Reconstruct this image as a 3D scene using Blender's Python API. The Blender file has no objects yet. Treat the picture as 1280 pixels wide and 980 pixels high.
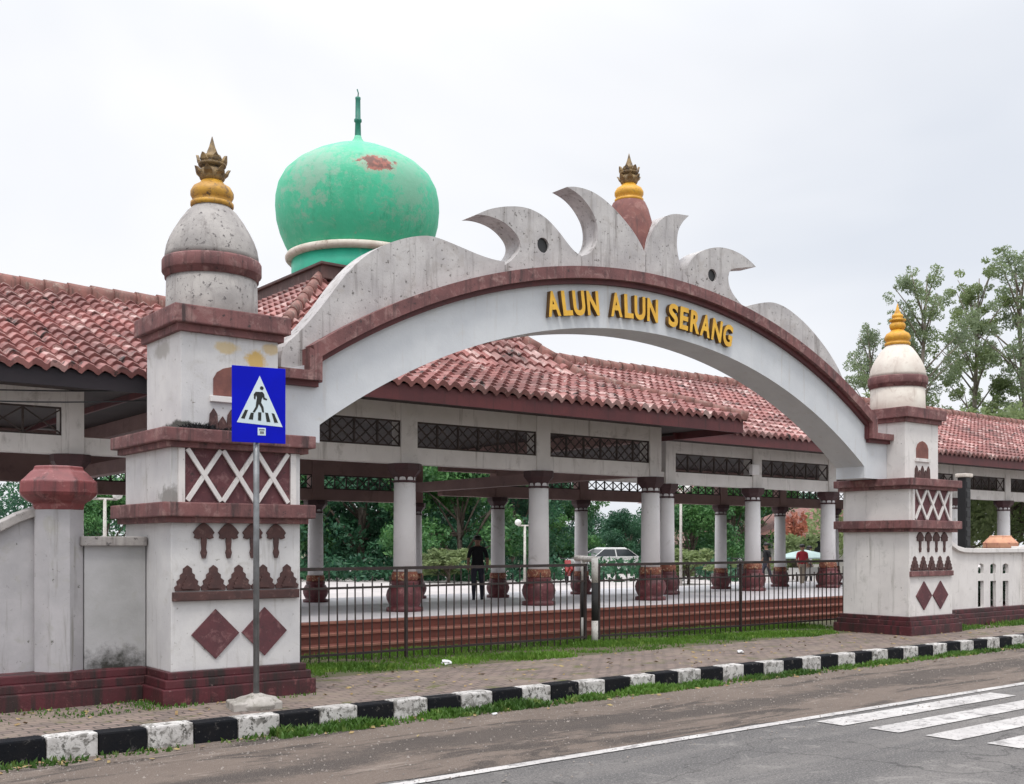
import bpy, bmesh, math, random
import numpy as np
from mathutils import Vector, Matrix
from mathutils.geometry import tessellate_polygon

random.seed(7)
R = math.radians
S = bpy.context.scene
COL = S.collection
CX, FOC, HOR, EYE = 640.0, 1350.0, 680.0, 1.65
SA, CA = math.sin(R(51.79)), math.cos(R(51.79))


def ray(x):
    r = (x - CX) / FOC
    return r * SA + CA, SA - r * CA


def atY(x, y, Y):
    """point of the scene on the vertical plane at depth Y that the photograph shows at (x, y)"""
    a, b = ray(x)
    t = Y / b
    return Vector((a * t, Y, EYE + (HOR - y) / FOC * t))


def atT(x, t, z=0.0):
    a, b = ray(x)
    return Vector((a * t, b * t, z))


# ------------------------------------------------------------------ materials
def new_mat(name):
    m = bpy.data.materials.new(name)
    m.use_nodes = True
    nt = m.node_tree
    b = nt.nodes["Principled BSDF"]
    return m, nt, b


def nd(nt, typ, **kw):
    n = nt.nodes.new(typ)
    for k, v in kw.items():
        if k in n.inputs.keys():
            n.inputs[k].default_value = v
        else:
            setattr(n, k, v)
    return n


def coords(nt, scale=(1, 1, 1), rand=True):
    tc = nd(nt, "ShaderNodeTexCoord")
    mp = nd(nt, "ShaderNodeMapping")
    mp.inputs["Scale"].default_value = scale
    src = tc.outputs["Object"]
    if rand:
        oi = nd(nt, "ShaderNodeObjectInfo")
        mul = nd(nt, "ShaderNodeMath", operation="MULTIPLY")
        mul.inputs[1].default_value = 37.0
        nt.links.new(oi.outputs["Random"], mul.inputs[0])
        add = nd(nt, "ShaderNodeVectorMath", operation="ADD")
        nt.links.new(src, add.inputs[0])
        nt.links.new(mul.outputs[0], add.inputs[1])
        src = add.outputs[0]
    nt.links.new(src, mp.inputs["Vector"])
    return mp.outputs[0]


def noise(nt, vec, scale, detail=6, rough=.6, dist=0.0):
    n = nd(nt, "ShaderNodeTexNoise")
    n.inputs["Scale"].default_value = scale
    n.inputs["Detail"].default_value = detail
    n.inputs["Roughness"].default_value = rough
    n.inputs["Distortion"].default_value = dist
    nt.links.new(vec, n.inputs["Vector"])
    return n.outputs["Fac"]


def ramp(nt, fac, a, b, ca=(0, 0, 0, 1), cb=(1, 1, 1, 1)):
    n = nd(nt, "ShaderNodeValToRGB")
    n.color_ramp.elements[0].position = a
    n.color_ramp.elements[1].position = b
    n.color_ramp.elements[0].color = ca
    n.color_ramp.elements[1].color = cb
    nt.links.new(fac, n.inputs[0])
    return n.outputs[0]


def mix(nt, fac, a, b, blend="MIX"):
    n = nd(nt, "ShaderNodeMix", data_type="RGBA", blend_type=blend)
    for sock, v in ((0, fac), (6, a), (7, b)):
        if isinstance(v, (int, float)):
            n.inputs[sock].default_value = v
        elif isinstance(v, (tuple, list)):
            n.inputs[sock].default_value = tuple(v) + ((1,) if len(v) == 3 else ())
        else:
            nt.links.new(v, n.inputs[sock])
    return n.outputs[2]


def bump(nt, b, fac, strength=.2, dist=.01):
    n = nd(nt, "ShaderNodeBump")
    n.inputs["Strength"].default_value = strength
    n.inputs["Distance"].default_value = dist
    nt.links.new(fac, n.inputs["Height"])
    nt.links.new(n.outputs[0], b.inputs["Normal"])


def patch(nt, v, c, pos, sc, col, amt=1.0, rag=1.2, nscale=6.5, edge=.12):
    """a stain of its own ragged shape at one place of the surface"""
    sub = nd(nt, "ShaderNodeVectorMath", operation="SUBTRACT")
    nt.links.new(v, sub.inputs[0])
    sub.inputs[1].default_value = pos
    s2 = nd(nt, "ShaderNodeVectorMath", operation="MULTIPLY")
    nt.links.new(sub.outputs[0], s2.inputs[0])
    s2.inputs[1].default_value = sc
    ln = nd(nt, "ShaderNodeVectorMath", operation="LENGTH")
    nt.links.new(s2.outputs[0], ln.inputs[0])
    ad = nd(nt, "ShaderNodeMath", operation="MULTIPLY_ADD")
    nt.links.new(noise(nt, v, nscale, 9, .75), ad.inputs[0])
    ad.inputs[1].default_value = rag
    nt.links.new(ln.outputs["Value"], ad.inputs[2])
    mr = nd(nt, "ShaderNodeMapRange")
    mr.inputs["From Min"].default_value = .5 - edge + rag * .5
    mr.inputs["From Max"].default_value = .5 + edge + rag * .5
    mr.inputs["To Min"].default_value = amt
    mr.inputs["To Max"].default_value = 0
    nt.links.new(ad.outputs[0], mr.inputs["Value"])
    f = mr.outputs[0]
    return mix(nt, f, c, col)


def paint(name, col, col2=None, rough=.75, scale=2.5, dirt=None, d0=.55, d1=.75, streak=None, s0=.55, s1=.8,
          spots=None, p0=.66, p1=.72, pscale=14, bmp=.25, metal=0, bscale=40, patches=None, patch_local=True, spec=None):
    """weathered paint or plaster: base patches, broad dirt, rain streaks, small spots"""
    m, nt, b = new_mat(name)
    v = coords(nt)
    T = lambda x: .5 + (x - .5) * .62
    d0, d1, s0, s1, p0, p1 = (T(x) for x in (d0, d1, s0, s1, p0, p1))
    c2 = col2 or tuple(x * .78 for x in col)
    c = mix(nt, ramp(nt, noise(nt, v, scale), .38, .62), col, c2)
    if dirt:
        c = mix(nt, ramp(nt, noise(nt, v, scale * 1.7, 9, .7, .6), d0, d1), c, dirt)
    if streak:
        vs = coords(nt, (5.5, 5.5, .45))
        c = mix(nt, ramp(nt, noise(nt, vs, 1.6, 6, .68), s0 - .025, s1 - .03), c, streak)
    if spots:
        c = mix(nt, ramp(nt, noise(nt, v, pscale, 8, .7), p0, p1), c, spots)
    for pos, sc, pcol, amt in (patches or ()):
        c = patch(nt, v0 if not patch_local else coords(nt, rand=False), c, pos, sc, pcol, amt)
    nt.links.new(c, b.inputs["Base Color"])
    b.inputs["Roughness"].default_value = rough
    b.inputs["Metallic"].default_value = metal
    if spec is not None:
        b.inputs["Specular IOR Level"].default_value = spec
    if bmp:
        bump(nt, b, noise(nt, v, bscale, 6, .7), bmp, .01)
    return m


M = {}
M["white"] = paint("white_wall_paint", (.74, .71, .685), (.67, .64, .62), dirt=(.50, .48, .45), d0=.6, d1=.9,
                   streak=(.40, .38, .35), s0=.66, s1=.95, spots=(.22, .20, .17), p0=.74, p1=.82)
M["white_stained"] = paint("stained_white_wall_paint", (.64, .63, .62), (.56, .55, .55), dirt=(.47, .45, .42), d0=.6, d1=.92,
                           streak=(.36, .34, .31), s0=.64, s1=.95, spots=(.2, .18, .15), p0=.72, p1=.82,
                           patches=(((5.12, 11.045, 3.66), (4.5, 1, 5), (.58, .36, .06), .85), ((4.78, 11.045, 3.76), (4, 1, 8), (.60, .44, .18), .7),
                                    ((5.30, 11.045, 3.80), (5, 1, 9), (.55, .36, .08), .6), ((4.30, 11.045, 2.90), (5, 1, 9), (.05, .05, .04), .95),
                                    ((4.05, 10.9, 2.12), (3, 1.5, 4), (.14, .13, .11), .7), ((4.3, 11.6, 3.75), (2, 2.2, 6), (.38, .36, .33), .8)))
M["white_clean"] = paint("white_arch_paint", (.62, .64, .66), (.57, .59, .615), dirt=(.54, .54, .53), d0=.64, d1=.95,
                         streak=(.5, .48, .46), s0=.68, s1=.97)
M["grey_wall"] = paint("grey_wall_paint", (.45, .435, .445), (.37, .36, .37), dirt=(.36, .35, .32), d0=.6, d1=.85,
                       streak=(.24, .23, .21), s0=.64, s1=.9, spots=(.12, .12, .10), p0=.7, p1=.8)
M["weathered"] = paint("weathered_plaster", (.41, .385, .365), (.30, .28, .27), scale=3, dirt=(.27, .25, .24), d0=.54, d1=.8,
                       streak=(.22, .2, .19), s0=.58, s1=.84, spots=(.10, .09, .09), p0=.62, p1=.72, pscale=20, bmp=.45)
M["crest"] = paint("crest_plaster", (.54, .52, .51), (.41, .39, .39), scale=2.2, dirt=(.40, .37, .35), d0=.54, d1=.82,
                   streak=(.24, .22, .21), s0=.58, s1=.9, spots=(.12, .11, .10), p0=.64, p1=.74, pscale=16, bmp=.4)
M["cream"] = paint("cream_plaster", (.70, .65, .58), (.60, .53, .47), dirt=(.48, .40, .35), d0=.56, d1=.85,
                   streak=(.45, .38, .33), s0=.62, s1=.95)
M["ledge"] = paint("dusty_maroon_ledge", (.21, .088, .085), (.135, .058, .058), scale=3.5, dirt=(.32, .19, .175), d0=.52, d1=.8,
                   streak=(.06, .035, .035), s0=.58, s1=.85, spots=(.04, .03, .03), p0=.68, p1=.78, bmp=.4)
M["plinth"] = paint("maroon_plinth_paint", (.090, .015, .021), (.045, .011, .013), scale=2.5, dirt=(.24, .085, .085), d0=.62, d1=.8,
                    streak=(.022, .013, .012), s0=.50, s1=.74, spots=(.3, .2, .19), p0=.76, p1=.8, bmp=.4, rough=.55)
M["motif"] = paint("brown_motif_paint", (.085, .038, .034), (.06, .03, .028), dirt=(.16, .09, .08), d0=.58, d1=.8, scale=9)
M["diamond"] = paint("maroon_diamond_paint", (.125, .040, .046), (.09, .032, .038), dirt=(.22, .11, .11), d0=.56, d1=.8, scale=5, spots=(.05, .03, .03), p0=.66, p1=.76)
M["niche"] = paint("niche_brown_paint", (.23, .09, .07), (.15, .06, .05), scale=5)
M["gold"] = paint("ochre_gold_paint", (.62, .33, .035), (.42, .21, .03), scale=7, dirt=(.13, .08, .04), d0=.55, d1=.8, rough=.5,
                  spots=(.1, .06, .03), p0=.64, p1=.72)
M["gold_bright"] = paint("bright_ochre_paint", (.72, .38, .03), (.58, .28, .025), scale=7, dirt=(.35, .17, .04), d0=.6, d1=.85, rough=.5)
M["gold_dark"] = paint("tarnished_gold_paint", (.16, .10, .045), (.30, .20, .08), scale=9, dirt=(.07, .05, .035), d0=.48, d1=.7, rough=.6)
M["letter"] = paint("yellow_letter_paint", (.80, .46, .04), (.70, .38, .035), scale=6, rough=.5, dirt=(.5, .3, .06), d0=.6, d1=.85)
M["letter_side"] = paint("dark_letter_side", (.16, .08, .02), rough=.6)
M["brown_turret"] = paint("brown_turret_paint", (.22, .085, .07), (.16, .06, .055), scale=4, dirt=(.30, .15, .13), d0=.55, d1=.8,
                          streak=(.10, .05, .045), s0=.56, s1=.85)
M["fascia"] = paint("maroon_fascia_board", (.12, .028, .030), (.085, .022, .025), scale=2, rough=.6, streak=(.05, .02, .02), s0=.6, s1=.9)
M["slab"] = paint("brown_slab_edge", (.115, .062, .055), (.075, .048, .045), scale=2, dirt=(.20, .15, .14), d0=.6, d1=.85,
                  streak=(.04, .03, .03), s0=.55, s1=.85)
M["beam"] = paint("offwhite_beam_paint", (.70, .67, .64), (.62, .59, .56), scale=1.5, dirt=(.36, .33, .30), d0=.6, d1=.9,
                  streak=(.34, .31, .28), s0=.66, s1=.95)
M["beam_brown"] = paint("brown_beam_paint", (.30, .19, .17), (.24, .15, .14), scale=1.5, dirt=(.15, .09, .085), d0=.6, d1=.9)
M["column"] = paint("column_paint", (.80, .78, .77), (.74, .72, .71), scale=2, dirt=(.45, .42, .38), d0=.62, d1=.92)
M["capital"] = paint("dark_capital_paint", (.055, .018, .020), (.04, .015, .016), scale=4, rough=.6)
M["pot"] = paint("red_pedestal_paint", (.15, .033, .038), (.09, .022, .026), scale=5, rough=.5, dirt=(.30, .12, .11), d0=.6, d1=.8,
                 streak=(.05, .015, .015), s0=.58, s1=.8)
M["pot_band"] = paint("orange_pedestal_band", (.26, .085, .045), (.17, .05, .035), scale=12, dirt=(.5, .36, .22), d0=.56, d1=.66)
M["lattice"] = paint("dark_lattice_wood", (.055, .038, .032), (.035, .025, .022), scale=4, dirt=(.12, .09, .07), d0=.62, d1=.85)
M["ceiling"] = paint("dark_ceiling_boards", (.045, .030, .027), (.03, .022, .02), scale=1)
M["eave_shade"] = paint("eave_shade_paint", (.018, .013, .018), (.012, .010, .014), scale=2)  # near-black colour paints in the shade under the left eave
M["floor"] = paint("pale_floor_tiles", (.68, .65, .67), (.58, .56, .58), scale=1, rough=.35, bmp=.05)
M["gray_metal"] = paint("galvanised_pole", (.25, .26, .27), (.16, .165, .17), scale=6, rough=.45, metal=.6, bmp=.05)
M["black_iron"] = paint("black_iron_paint", (.024, .018, .017), (.045, .028, .024), scale=9, rough=.55, dirt=(.09, .045, .03), d0=.66, d1=.8)
M["pole_white"] = paint("chipped_white_pipe", (.62, .60, .56), (.5, .47, .43), scale=9, dirt=(.2, .16, .13), d0=.6, d1=.8)
M["pole_black"] = paint("black_pipe_paint", (.018, .018, .018), (.03, .028, .027), scale=9)
M["sign_blue"] = paint("sign_blue_sheet", (.001, .006, .50), (.001, .005, .44), scale=3, rough=.7, bmp=0, spec=.15)
M["sign_white"] = paint("sign_white_sheet", (.66, .76, .80), (.58, .69, .74), scale=5, rough=.4, bmp=0)
M["sign_black"] = paint("sign_black_film", (.010, .014, .010), scale=4, rough=.5, bmp=0)
M["concrete"] = paint("rough_concrete", (.42, .39, .36), (.28, .26, .23), scale=7, dirt=(.14, .13, .10), d0=.58, d1=.75, bmp=.8)
M["kerb_white"] = paint("worn_white_kerb", (.60, .58, .56), (.44, .42, .40), scale=6, dirt=(.20, .19, .175), d0=.5, d1=.62,
                        spots=(.10, .095, .085), p0=.6, p1=.66, pscale=18, bmp=.6)
M["kerb_black"] = paint("worn_black_kerb", (.006, .007, .010), (.010, .010, .012), scale=6, dirt=(.075, .07, .066), d0=.64, d1=.74,
                        spots=(.16, .15, .14), p0=.71, p1=.76, pscale=20, bmp=.6, spec=.15)
M["bark"] = paint("tree_bark", (.16, .125, .10), (.09, .07, .055), scale=5, bmp=.8)
M["bark_pale"] = paint("pale_bark", (.30, .26, .22), (.20, .17, .14), scale=5, bmp=.6)
M["pinkwall"] = paint("pink_house_plaster", (.48, .33, .29), (.42, .29, .26), scale=1)
M["housewall"] = paint("white_house_plaster", (.62, .61, .58), (.54, .53, .5), scale=1)
M["black_plastic"] = paint("black_plastic", (.016, .016, .018), rough=.45, bmp=.05)
M["rubber"] = paint("tyre_rubber", (.014, .014, .014), rough=.85)
M["glass_dark"] = paint("dark_window_glass", (.02, .025, .03), rough=.12, bmp=0)
M["car_dark"] = paint("dark_car_paint", (.022, .024, .03), rough=.22, bmp=0)
M["car_white"] = paint("white_car_paint", (.68, .68, .68), rough=.25, bmp=0)
M["moto_red"] = paint("red_motorbike_paint", (.30, .02, .02), rough=.25, bmp=0)
M["chrome"] = paint("bright_metal", (.5, .5, .52), rough=.3, metal=.9, bmp=0)
M["lamp_glass"] = paint("frosted_lamp_glass", (.78, .78, .74), rough=.4, bmp=0)
M["skin"] = paint("tan_skin", (.30, .165, .11), (.27, .15, .10), rough=.6, bmp=0)
M["hair"] = paint("black_hair", (.010, .009, .009), rough=.5)
M["cloth_black"] = paint("black_cloth", (.012, .012, .014), rough=.9)
M["cloth_red"] = paint("red_cloth", (.42, .03, .045), rough=.9)
M["cloth_khaki"] = paint("khaki_cloth", (.42, .36, .28), rough=.9)
M["cloth_jean"] = paint("dark_jean_cloth", (.045, .045, .065), rough=.9)
M["cloth_white"] = paint("white_cloth", (.7, .7, .72), rough=.9)
M["awning"] = paint("pale_green_canvas", (.40, .52, .50), (.34, .45, .44), scale=2)
M["paper"] = paint("litter_paper", (.75, .75, .76), (.6, .6, .6), scale=20)
M["green_plain"] = paint("dome_green_drum", (.035, .50, .32), (.03, .42, .27), scale=2, dirt=(.16, .5, .37), d0=.6, d1=.85, rough=.5)
M["cream_ring"] = paint("cream_ring_paint", (.72, .68, .60), (.6, .54, .46), scale=4, dirt=(.25, .17, .12), d0=.58, d1=.8)
M["spire_green"] = paint("spire_green_paint", (.02, .20, .14), (.015, .13, .10), scale=6, rough=.5)


def wall_mould():
    """plaster with a patch of black mould at its foot"""
    m, nt, b = new_mat("mouldy_wall_paint")
    v = coords(nt, rand=False)
    c = mix(nt, ramp(nt, noise(nt, v, 2.2), .35, .7), (.43, .425, .43), (.34, .34, .335))
    c = mix(nt, ramp(nt, noise(nt, v, 3.5, 9, .7, .6), .58, .85), c, (.33, .325, .29))
    vs = coords(nt, (5, 5, .4), rand=False)
    c = mix(nt, ramp(nt, noise(nt, vs, 1.8, 6, .7), .6, .88), c, (.2, .19, .165))
    sub = nd(nt, "ShaderNodeVectorMath", operation="SUBTRACT")
    nt.links.new(v, sub.inputs[0])
    sub.inputs[1].default_value = (3.78, 11.6, .32)
    scl = nd(nt, "ShaderNodeVectorMath", operation="MULTIPLY")
    nt.links.new(sub.outputs[0], scl.inputs[0])
    scl.inputs[1].default_value = (1.0, 1, 1.75)
    ln = nd(nt, "ShaderNodeVectorMath", operation="LENGTH")
    nt.links.new(scl.outputs[0], ln.inputs[0])
    add = nd(nt, "ShaderNodeMath", operation="ADD")
    nt.links.new(ln.outputs["Value"], add.inputs[0])
    nt.links.new(noise(nt, v, 7, 9, .75), add.inputs[1])
    c = mix(nt, ramp(nt, add.outputs[0], .62, 1.15, (1, 1, 1, 1), (0, 0, 0, 1)), c, (.035, .035, .03))
    nt.links.new(c, b.inputs["Base Color"])
    b.inputs["Roughness"].default_value = .85
    bump(nt, b, noise(nt, v, 30), .3, .01)
    return m


def dome_green():
    m, nt, b = new_mat("peeling_green_dome")
    v = coords(nt, rand=False)
    c = mix(nt, ramp(nt, noise(nt, v, 1.3, 5), .35, .7), (.055, .52, .30), (.038, .43, .235))
    c = mix(nt, ramp(nt, noise(nt, v, 3.2, 9, .75, .8), .5, .62), c, (.10, .48, .29))
    c = mix(nt, ramp(nt, noise(nt, v, 6.5, 9, .7, .5), .60, .66), c, (.18, .40, .27))
    vs = coords(nt, (3.2, 3.2, .35), rand=False)
    c = mix(nt, ramp(nt, noise(nt, vs, 1.6, 7, .7), .57, .72), c, (.026, .32, .18))
    # broad chalky wear round the crown, then the patch where the paint has peeled off the red brick
    c = patch(nt, v, c, (12.14, 20.95, 10.4), (.36, .36, .7), (.17, .50, .35), .7, 2.6, 2.2, .5)
    c = patch(nt, v, c, (10.75, 20.3, 9.45), (.9, .9, .8), (.25, .44, .33), .85, 3.2, 4.5, .22)
    c = patch(nt, v, c, (12.3, 19.2, 9.3), (.8, .8, .75), (.20, .44, .31), .8, 3.2, 4.5, .22)
    brick = mix(nt, ramp(nt, noise(nt, v, 9, 6), .42, .56), (.36, .12, .085), (.16, .065, .05))
    P = (11.66, 19.37, 9.55)
    c = patch(nt, v, c, P, (1.15, 1.15, 2.2), (.26, .42, .30), 1, 1.5, 7, .12)
    c = patch(nt, v, c, P, (1.4, 1.4, 2.9), brick, 1, 1.7, 6, .03)
    c = patch(nt, v, c, (11.72, 19.3, 9.22), (7, 7, 4.5), (.10, .16, .11), 1, 1.4, 9, .06)
    c = patch(nt, v, c, (11.10, 19.8, 9.60), (4, 4, 12), (.12, .22, .15), .8, 1.6, 9, .06)
    nt.links.new(c, b.inputs["Base Color"])
    b.inputs["Roughness"].default_value = .55
    bump(nt, b, noise(nt, v, 6, 9, .7), .35, .03)
    return m


def tile_mat(name, c1, c2, c3, dark):
    m, nt, b = new_mat(name)
    uv = nd(nt, "ShaderNodeUVMap")
    uv.uv_map = "UVMap"
    fl = nd(nt, "ShaderNodeVectorMath", operation="FLOOR")
    nt.links.new(uv.outputs[0], fl.inputs[0])
    wn = nd(nt, "ShaderNodeTexWhiteNoise")
    nt.links.new(fl.outputs[0], wn.inputs["Vector"])
    c = mix(nt, wn.outputs["Value"], c1, c2)
    wn2 = nd(nt, "ShaderNodeTexWhiteNoise", noise_dimensions="4D")
    nt.links.new(fl.outputs[0], wn2.inputs["Vector"])
    wn2.inputs["W"].default_value = 3.3
    c = mix(nt, ramp(nt, wn2.outputs["Value"], .72, .98), c, c3)
    v = coords(nt, rand=False)
    c = mix(nt, ramp(nt, noise(nt, v, .8, 6, .7), .46, .68), c, dark)
    c = mix(nt, ramp(nt, noise(nt, v, 11, 8, .75), .58, .78), c, tuple(x * .55 for x in dark))
    c = mix(nt, ramp(nt, noise(nt, v, 2.6, 9, .75, .6), .555, .62), c, (.045, .035, .032))
    c = mix(nt, ramp(nt, noise(nt, v, 1.9, 8, .75, .3), .60, .66), c, (.52, .42, .39))
    nt.links.new(c, b.inputs["Base Color"])
    b.inputs["Roughness"].default_value = .6
    bump(nt, b, noise(nt, v, 45), .25, .01)
    return m


M["pebble"] = paint("grey_pebbles", (.30, .26, .23), (.16, .14, .125), scale=30)
M["dry_leaf"] = paint("dry_brown_leaves", (.22, .13, .06), (.32, .25, .10), scale=9)
M["dome"] = dome_green()
M["mould"] = wall_mould()
M["tile"] = tile_mat("clay_roof_tiles", (.42, .185, .168), (.235, .090, .083), (.60, .42, .39), (.155, .066, .06))
M["ridge"] = paint("clay_ridge_tiles", (.28, .12, .10), (.20, .10, .085), scale=4, dirt=(.34, .25, .21), d0=.56, d1=.8,
                   streak=(.10, .06, .05), s0=.56, s1=.85, bmp=.4)


def ground_mats():
    # asphalt
    m, nt, b = new_mat("grey_asphalt")
    v = coords(nt, rand=False)
    vl = coords(nt, (.12, 1.5, 1), rand=False)
    c = mix(nt, ramp(nt, noise(nt, v, .45, 7, .65), .38, .62), (.120, .111, .107), (.160, .149, .142))
    c = mix(nt, ramp(nt, noise(nt, vl, 1.1, 5, .6), .46, .60), c, (.095, .090, .089))
    c = mix(nt, ramp(nt, noise(nt, v, 1.5, 9, .75, 1.0), .56, .63), c, (.20, .187, .176))
    c = mix(nt, ramp(nt, noise(nt, v, 3.1, 9, .7, .4), .62, .66), c, (.060, .057, .056))
    c = mix(nt, ramp(nt, noise(nt, v, 55, 4, .8), .53, .62), c, (.26, .245, .23))
    c = mix(nt, ramp(nt, noise(nt, v, 38, 4, .8), .56, .64), c, (.055, .052, .051))
    vo = nd(nt, "ShaderNodeTexVoronoi", feature="DISTANCE_TO_EDGE")
    vo.inputs["Scale"].default_value = .42
    ds = nd(nt, "ShaderNodeVectorMath", operation="MULTIPLY_ADD")
    nz = nd(nt, "ShaderNodeTexNoise")
    nz.inputs["Scale"].default_value = 1.6
    nz.inputs["Detail"].default_value = 7
    nt.links.new(v, nz.inputs["Vector"])
    nt.links.new(nz.outputs["Color"], ds.inputs[0])
    ds.inputs[1].default_value = (1.4, 1.4, 0)
    nt.links.new(v, ds.inputs[2])
    nt.links.new(ds.outputs[0], vo.inputs["Vector"])
    crack = ramp(nt, vo.outputs["Distance"], .0, .006, (.75, .75, .75, 1), (0, 0, 0, 1))
    c = mix(nt, crack, c, (.035, .033, .032))
    nt.links.new(c, b.inputs["Base Color"])
    b.inputs["Roughness"].default_value = .88
    bump(nt, b, noise(nt, v, 60, 4, .8), .6, .012)
    M["asphalt"] = m
    # dusty shoulder
    m, nt, b = new_mat("dusty_shoulder")
    v = coords(nt, rand=False)
    vs = coords(nt, (.35, 1.6, 1), rand=False)
    c = mix(nt, ramp(nt, noise(nt, v, 1.1, 8, .7), .3, .7), (.125, .095, .078), (.17, .132, .108))
    c = mix(nt, ramp(nt, noise(nt, vs, 1.3, 9, .68, .5), .50, .57), c, (.055, .043, .037))
    c = mix(nt, ramp(nt, noise(nt, vs, 3.2, 9, .75, .4), .57, .66), c, (.235, .19, .16))
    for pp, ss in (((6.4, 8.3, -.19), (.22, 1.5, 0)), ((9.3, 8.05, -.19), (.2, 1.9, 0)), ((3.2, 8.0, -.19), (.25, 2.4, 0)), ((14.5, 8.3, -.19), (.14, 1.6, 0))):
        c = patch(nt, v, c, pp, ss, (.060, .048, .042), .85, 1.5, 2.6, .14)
    c = mix(nt, ramp(nt, noise(nt, v, 110, 3, .8), .55, .75), c, (.42, .36, .31))
    c = mix(nt, ramp(nt, noise(nt, v, 60, 3, .8), .62, .72), c, (.07, .06, .05))
    nt.links.new(c, b.inputs["Base Color"])
    b.inputs["Roughness"].default_value = .95
    bump(nt, b, noise(nt, v, 45, 6, .8), .7, .02)
    M["shoulder"] = m
    # brick paving
    m, nt, b = new_mat("worn_brick_paving")
    v = coords(nt, (1, 1, 1), rand=False)
    br = nd(nt, "ShaderNodeTexBrick")
    br.offset = .5
    br.inputs["Scale"].default_value = 1.0
    br.inputs["Brick Width"].default_value = .21
    br.inputs["Row Height"].default_value = .105
    br.inputs["Mortar Size"].default_value = .011
    br.inputs["Mortar Smooth"].default_value = .3
    br.inputs["Color1"].default_value = (.235, .175, .150, 1)
    br.inputs["Color2"].default_value = (.155, .120, .105, 1)
    br.inputs["Mortar"].default_value = (.05, .042, .035, 1)
    nt.links.new(v, br.inputs["Vector"])
    c = mix(nt, ramp(nt, noise(nt, v, 1.2, 8, .7), .5, .66), br.outputs[0], (.215, .17, .135))
    c = mix(nt, ramp(nt, noise(nt, v, 2.2, 9, .75, .5), .55, .63), c, (.10, .10, .035))
    c = mix(nt, ramp(nt, noise(nt, v, 40, 5, .8), .62, .72), c, (.36, .30, .25))
    nt.links.new(c, b.inputs["Base Color"])
    b.inputs["Roughness"].default_value = .92
    bump(nt, b, br.outputs["Fac"], -.3, .01)
    M["paving"] = m
    M["soil"] = paint("grassy_soil", (.10, .085, .045), (.07, .075, .03), scale=3, bmp=.8)
    M["plaza"] = paint("plaza_concrete", (.50, .46, .45), (.42, .39, .38), scale=.4, bmp=.2)
    M["earth"] = paint("field_ground", (.09, .10, .045), (.12, .10, .06), scale=.2, bmp=.3)
    M["line"] = paint("worn_white_road_paint", (.52, .50, .485), (.42, .40, .39), scale=3, dirt=(.26, .245, .24), d0=.56, d1=.68,
                      spots=(.16, .15, .15), p0=.63, p1=.68, pscale=22, bmp=.3)
    # brick steps
    m, nt, b = new_mat("red_brick_steps")
    v = coords(nt, rand=False)
    c = mix(nt, ramp(nt, noise(nt, v, 2.5, 6), .35, .7), (.155, .042, .027), (.10, .03, .021))
    c = mix(nt, ramp(nt, noise(nt, v, 6, 9, .7), .58, .75), c, (.20, .08, .055))
    c = mix(nt, ramp(nt, noise(nt, v, 3.3, 9, .75), .62, .8), c, (.06, .025, .02))
    nt.links.new(c, b.inputs["Base Color"])
    b.inputs["Roughness"].default_value = .7
    bump(nt, b, noise(nt, v, 30), .3, .01)
    M["steps"] = m
    M["step_nose"] = paint("pale_step_edge", (.30, .14, .10), (.22, .085, .06), scale=5)


ground_mats()


def foliage(name, dark, mid, light, trans=.25):
    m, nt, b = new_mat(name)
    v = coords(nt)
    n1 = noise(nt, v, .55, 3, .5)
    n2 = noise(nt, v, 6, 2, .6)
    c = mix(nt, ramp(nt, n1, .36, .64), dark, mid)
    c = mix(nt, ramp(nt, n2, .55, .75), c, light)
    nt.links.new(c, b.inputs["Base Color"])
    b.inputs["Roughness"].default_value = .6
    tr = nd(nt, "ShaderNodeBsdfTranslucent")
    nt.links.new(c, tr.inputs["Color"])
    ms = nd(nt, "ShaderNodeMixShader")
    ms.inputs[0].default_value = trans
    nt.links.new(b.outputs[0], ms.inputs[1])
    nt.links.new(tr.outputs[0], ms.inputs[2])
    nt.links.new(ms.outputs[0], nt.nodes["Material Output"].inputs[0])
    return m


M["leaf_dark"] = foliage("deep_green_leaves", (.018, .078, .045), (.04, .135, .06), (.09, .22, .09))
M["leaf_mid"] = foliage("mid_green_leaves", (.04, .13, .05), (.075, .20, .05), (.16, .32, .08))
M["leaf_tall"] = foliage("grey_green_leaves", (.22, .275, .175), (.27, .345, .18), (.36, .42, .22), .5)
M["leaf_pale"] = foliage("yellow_green_leaves", (.20, .26, .12), (.26, .33, .14), (.34, .41, .18), .5)
M["leaf_orange"] = foliage("orange_blossom", (.40, .13, .09), (.50, .20, .12), (.55, .33, .2))
M["leaf_red"] = foliage("pink_red_blossom", (.40, .06, .08), (.5, .12, .12), (.55, .2, .16))
M["hedge"] = foliage("slot_darkening_leaves", (.008, .03, .014), (.014, .05, .02), (.03, .08, .03))
M["grass"] = foliage("bright_grass", (.06, .14, .014), (.13, .26, .028), (.25, .36, .07), .3)
M["weed"] = foliage("kerb_weeds", (.05, .12, .018), (.11, .23, .03), (.24, .31, .08), .3)


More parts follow.
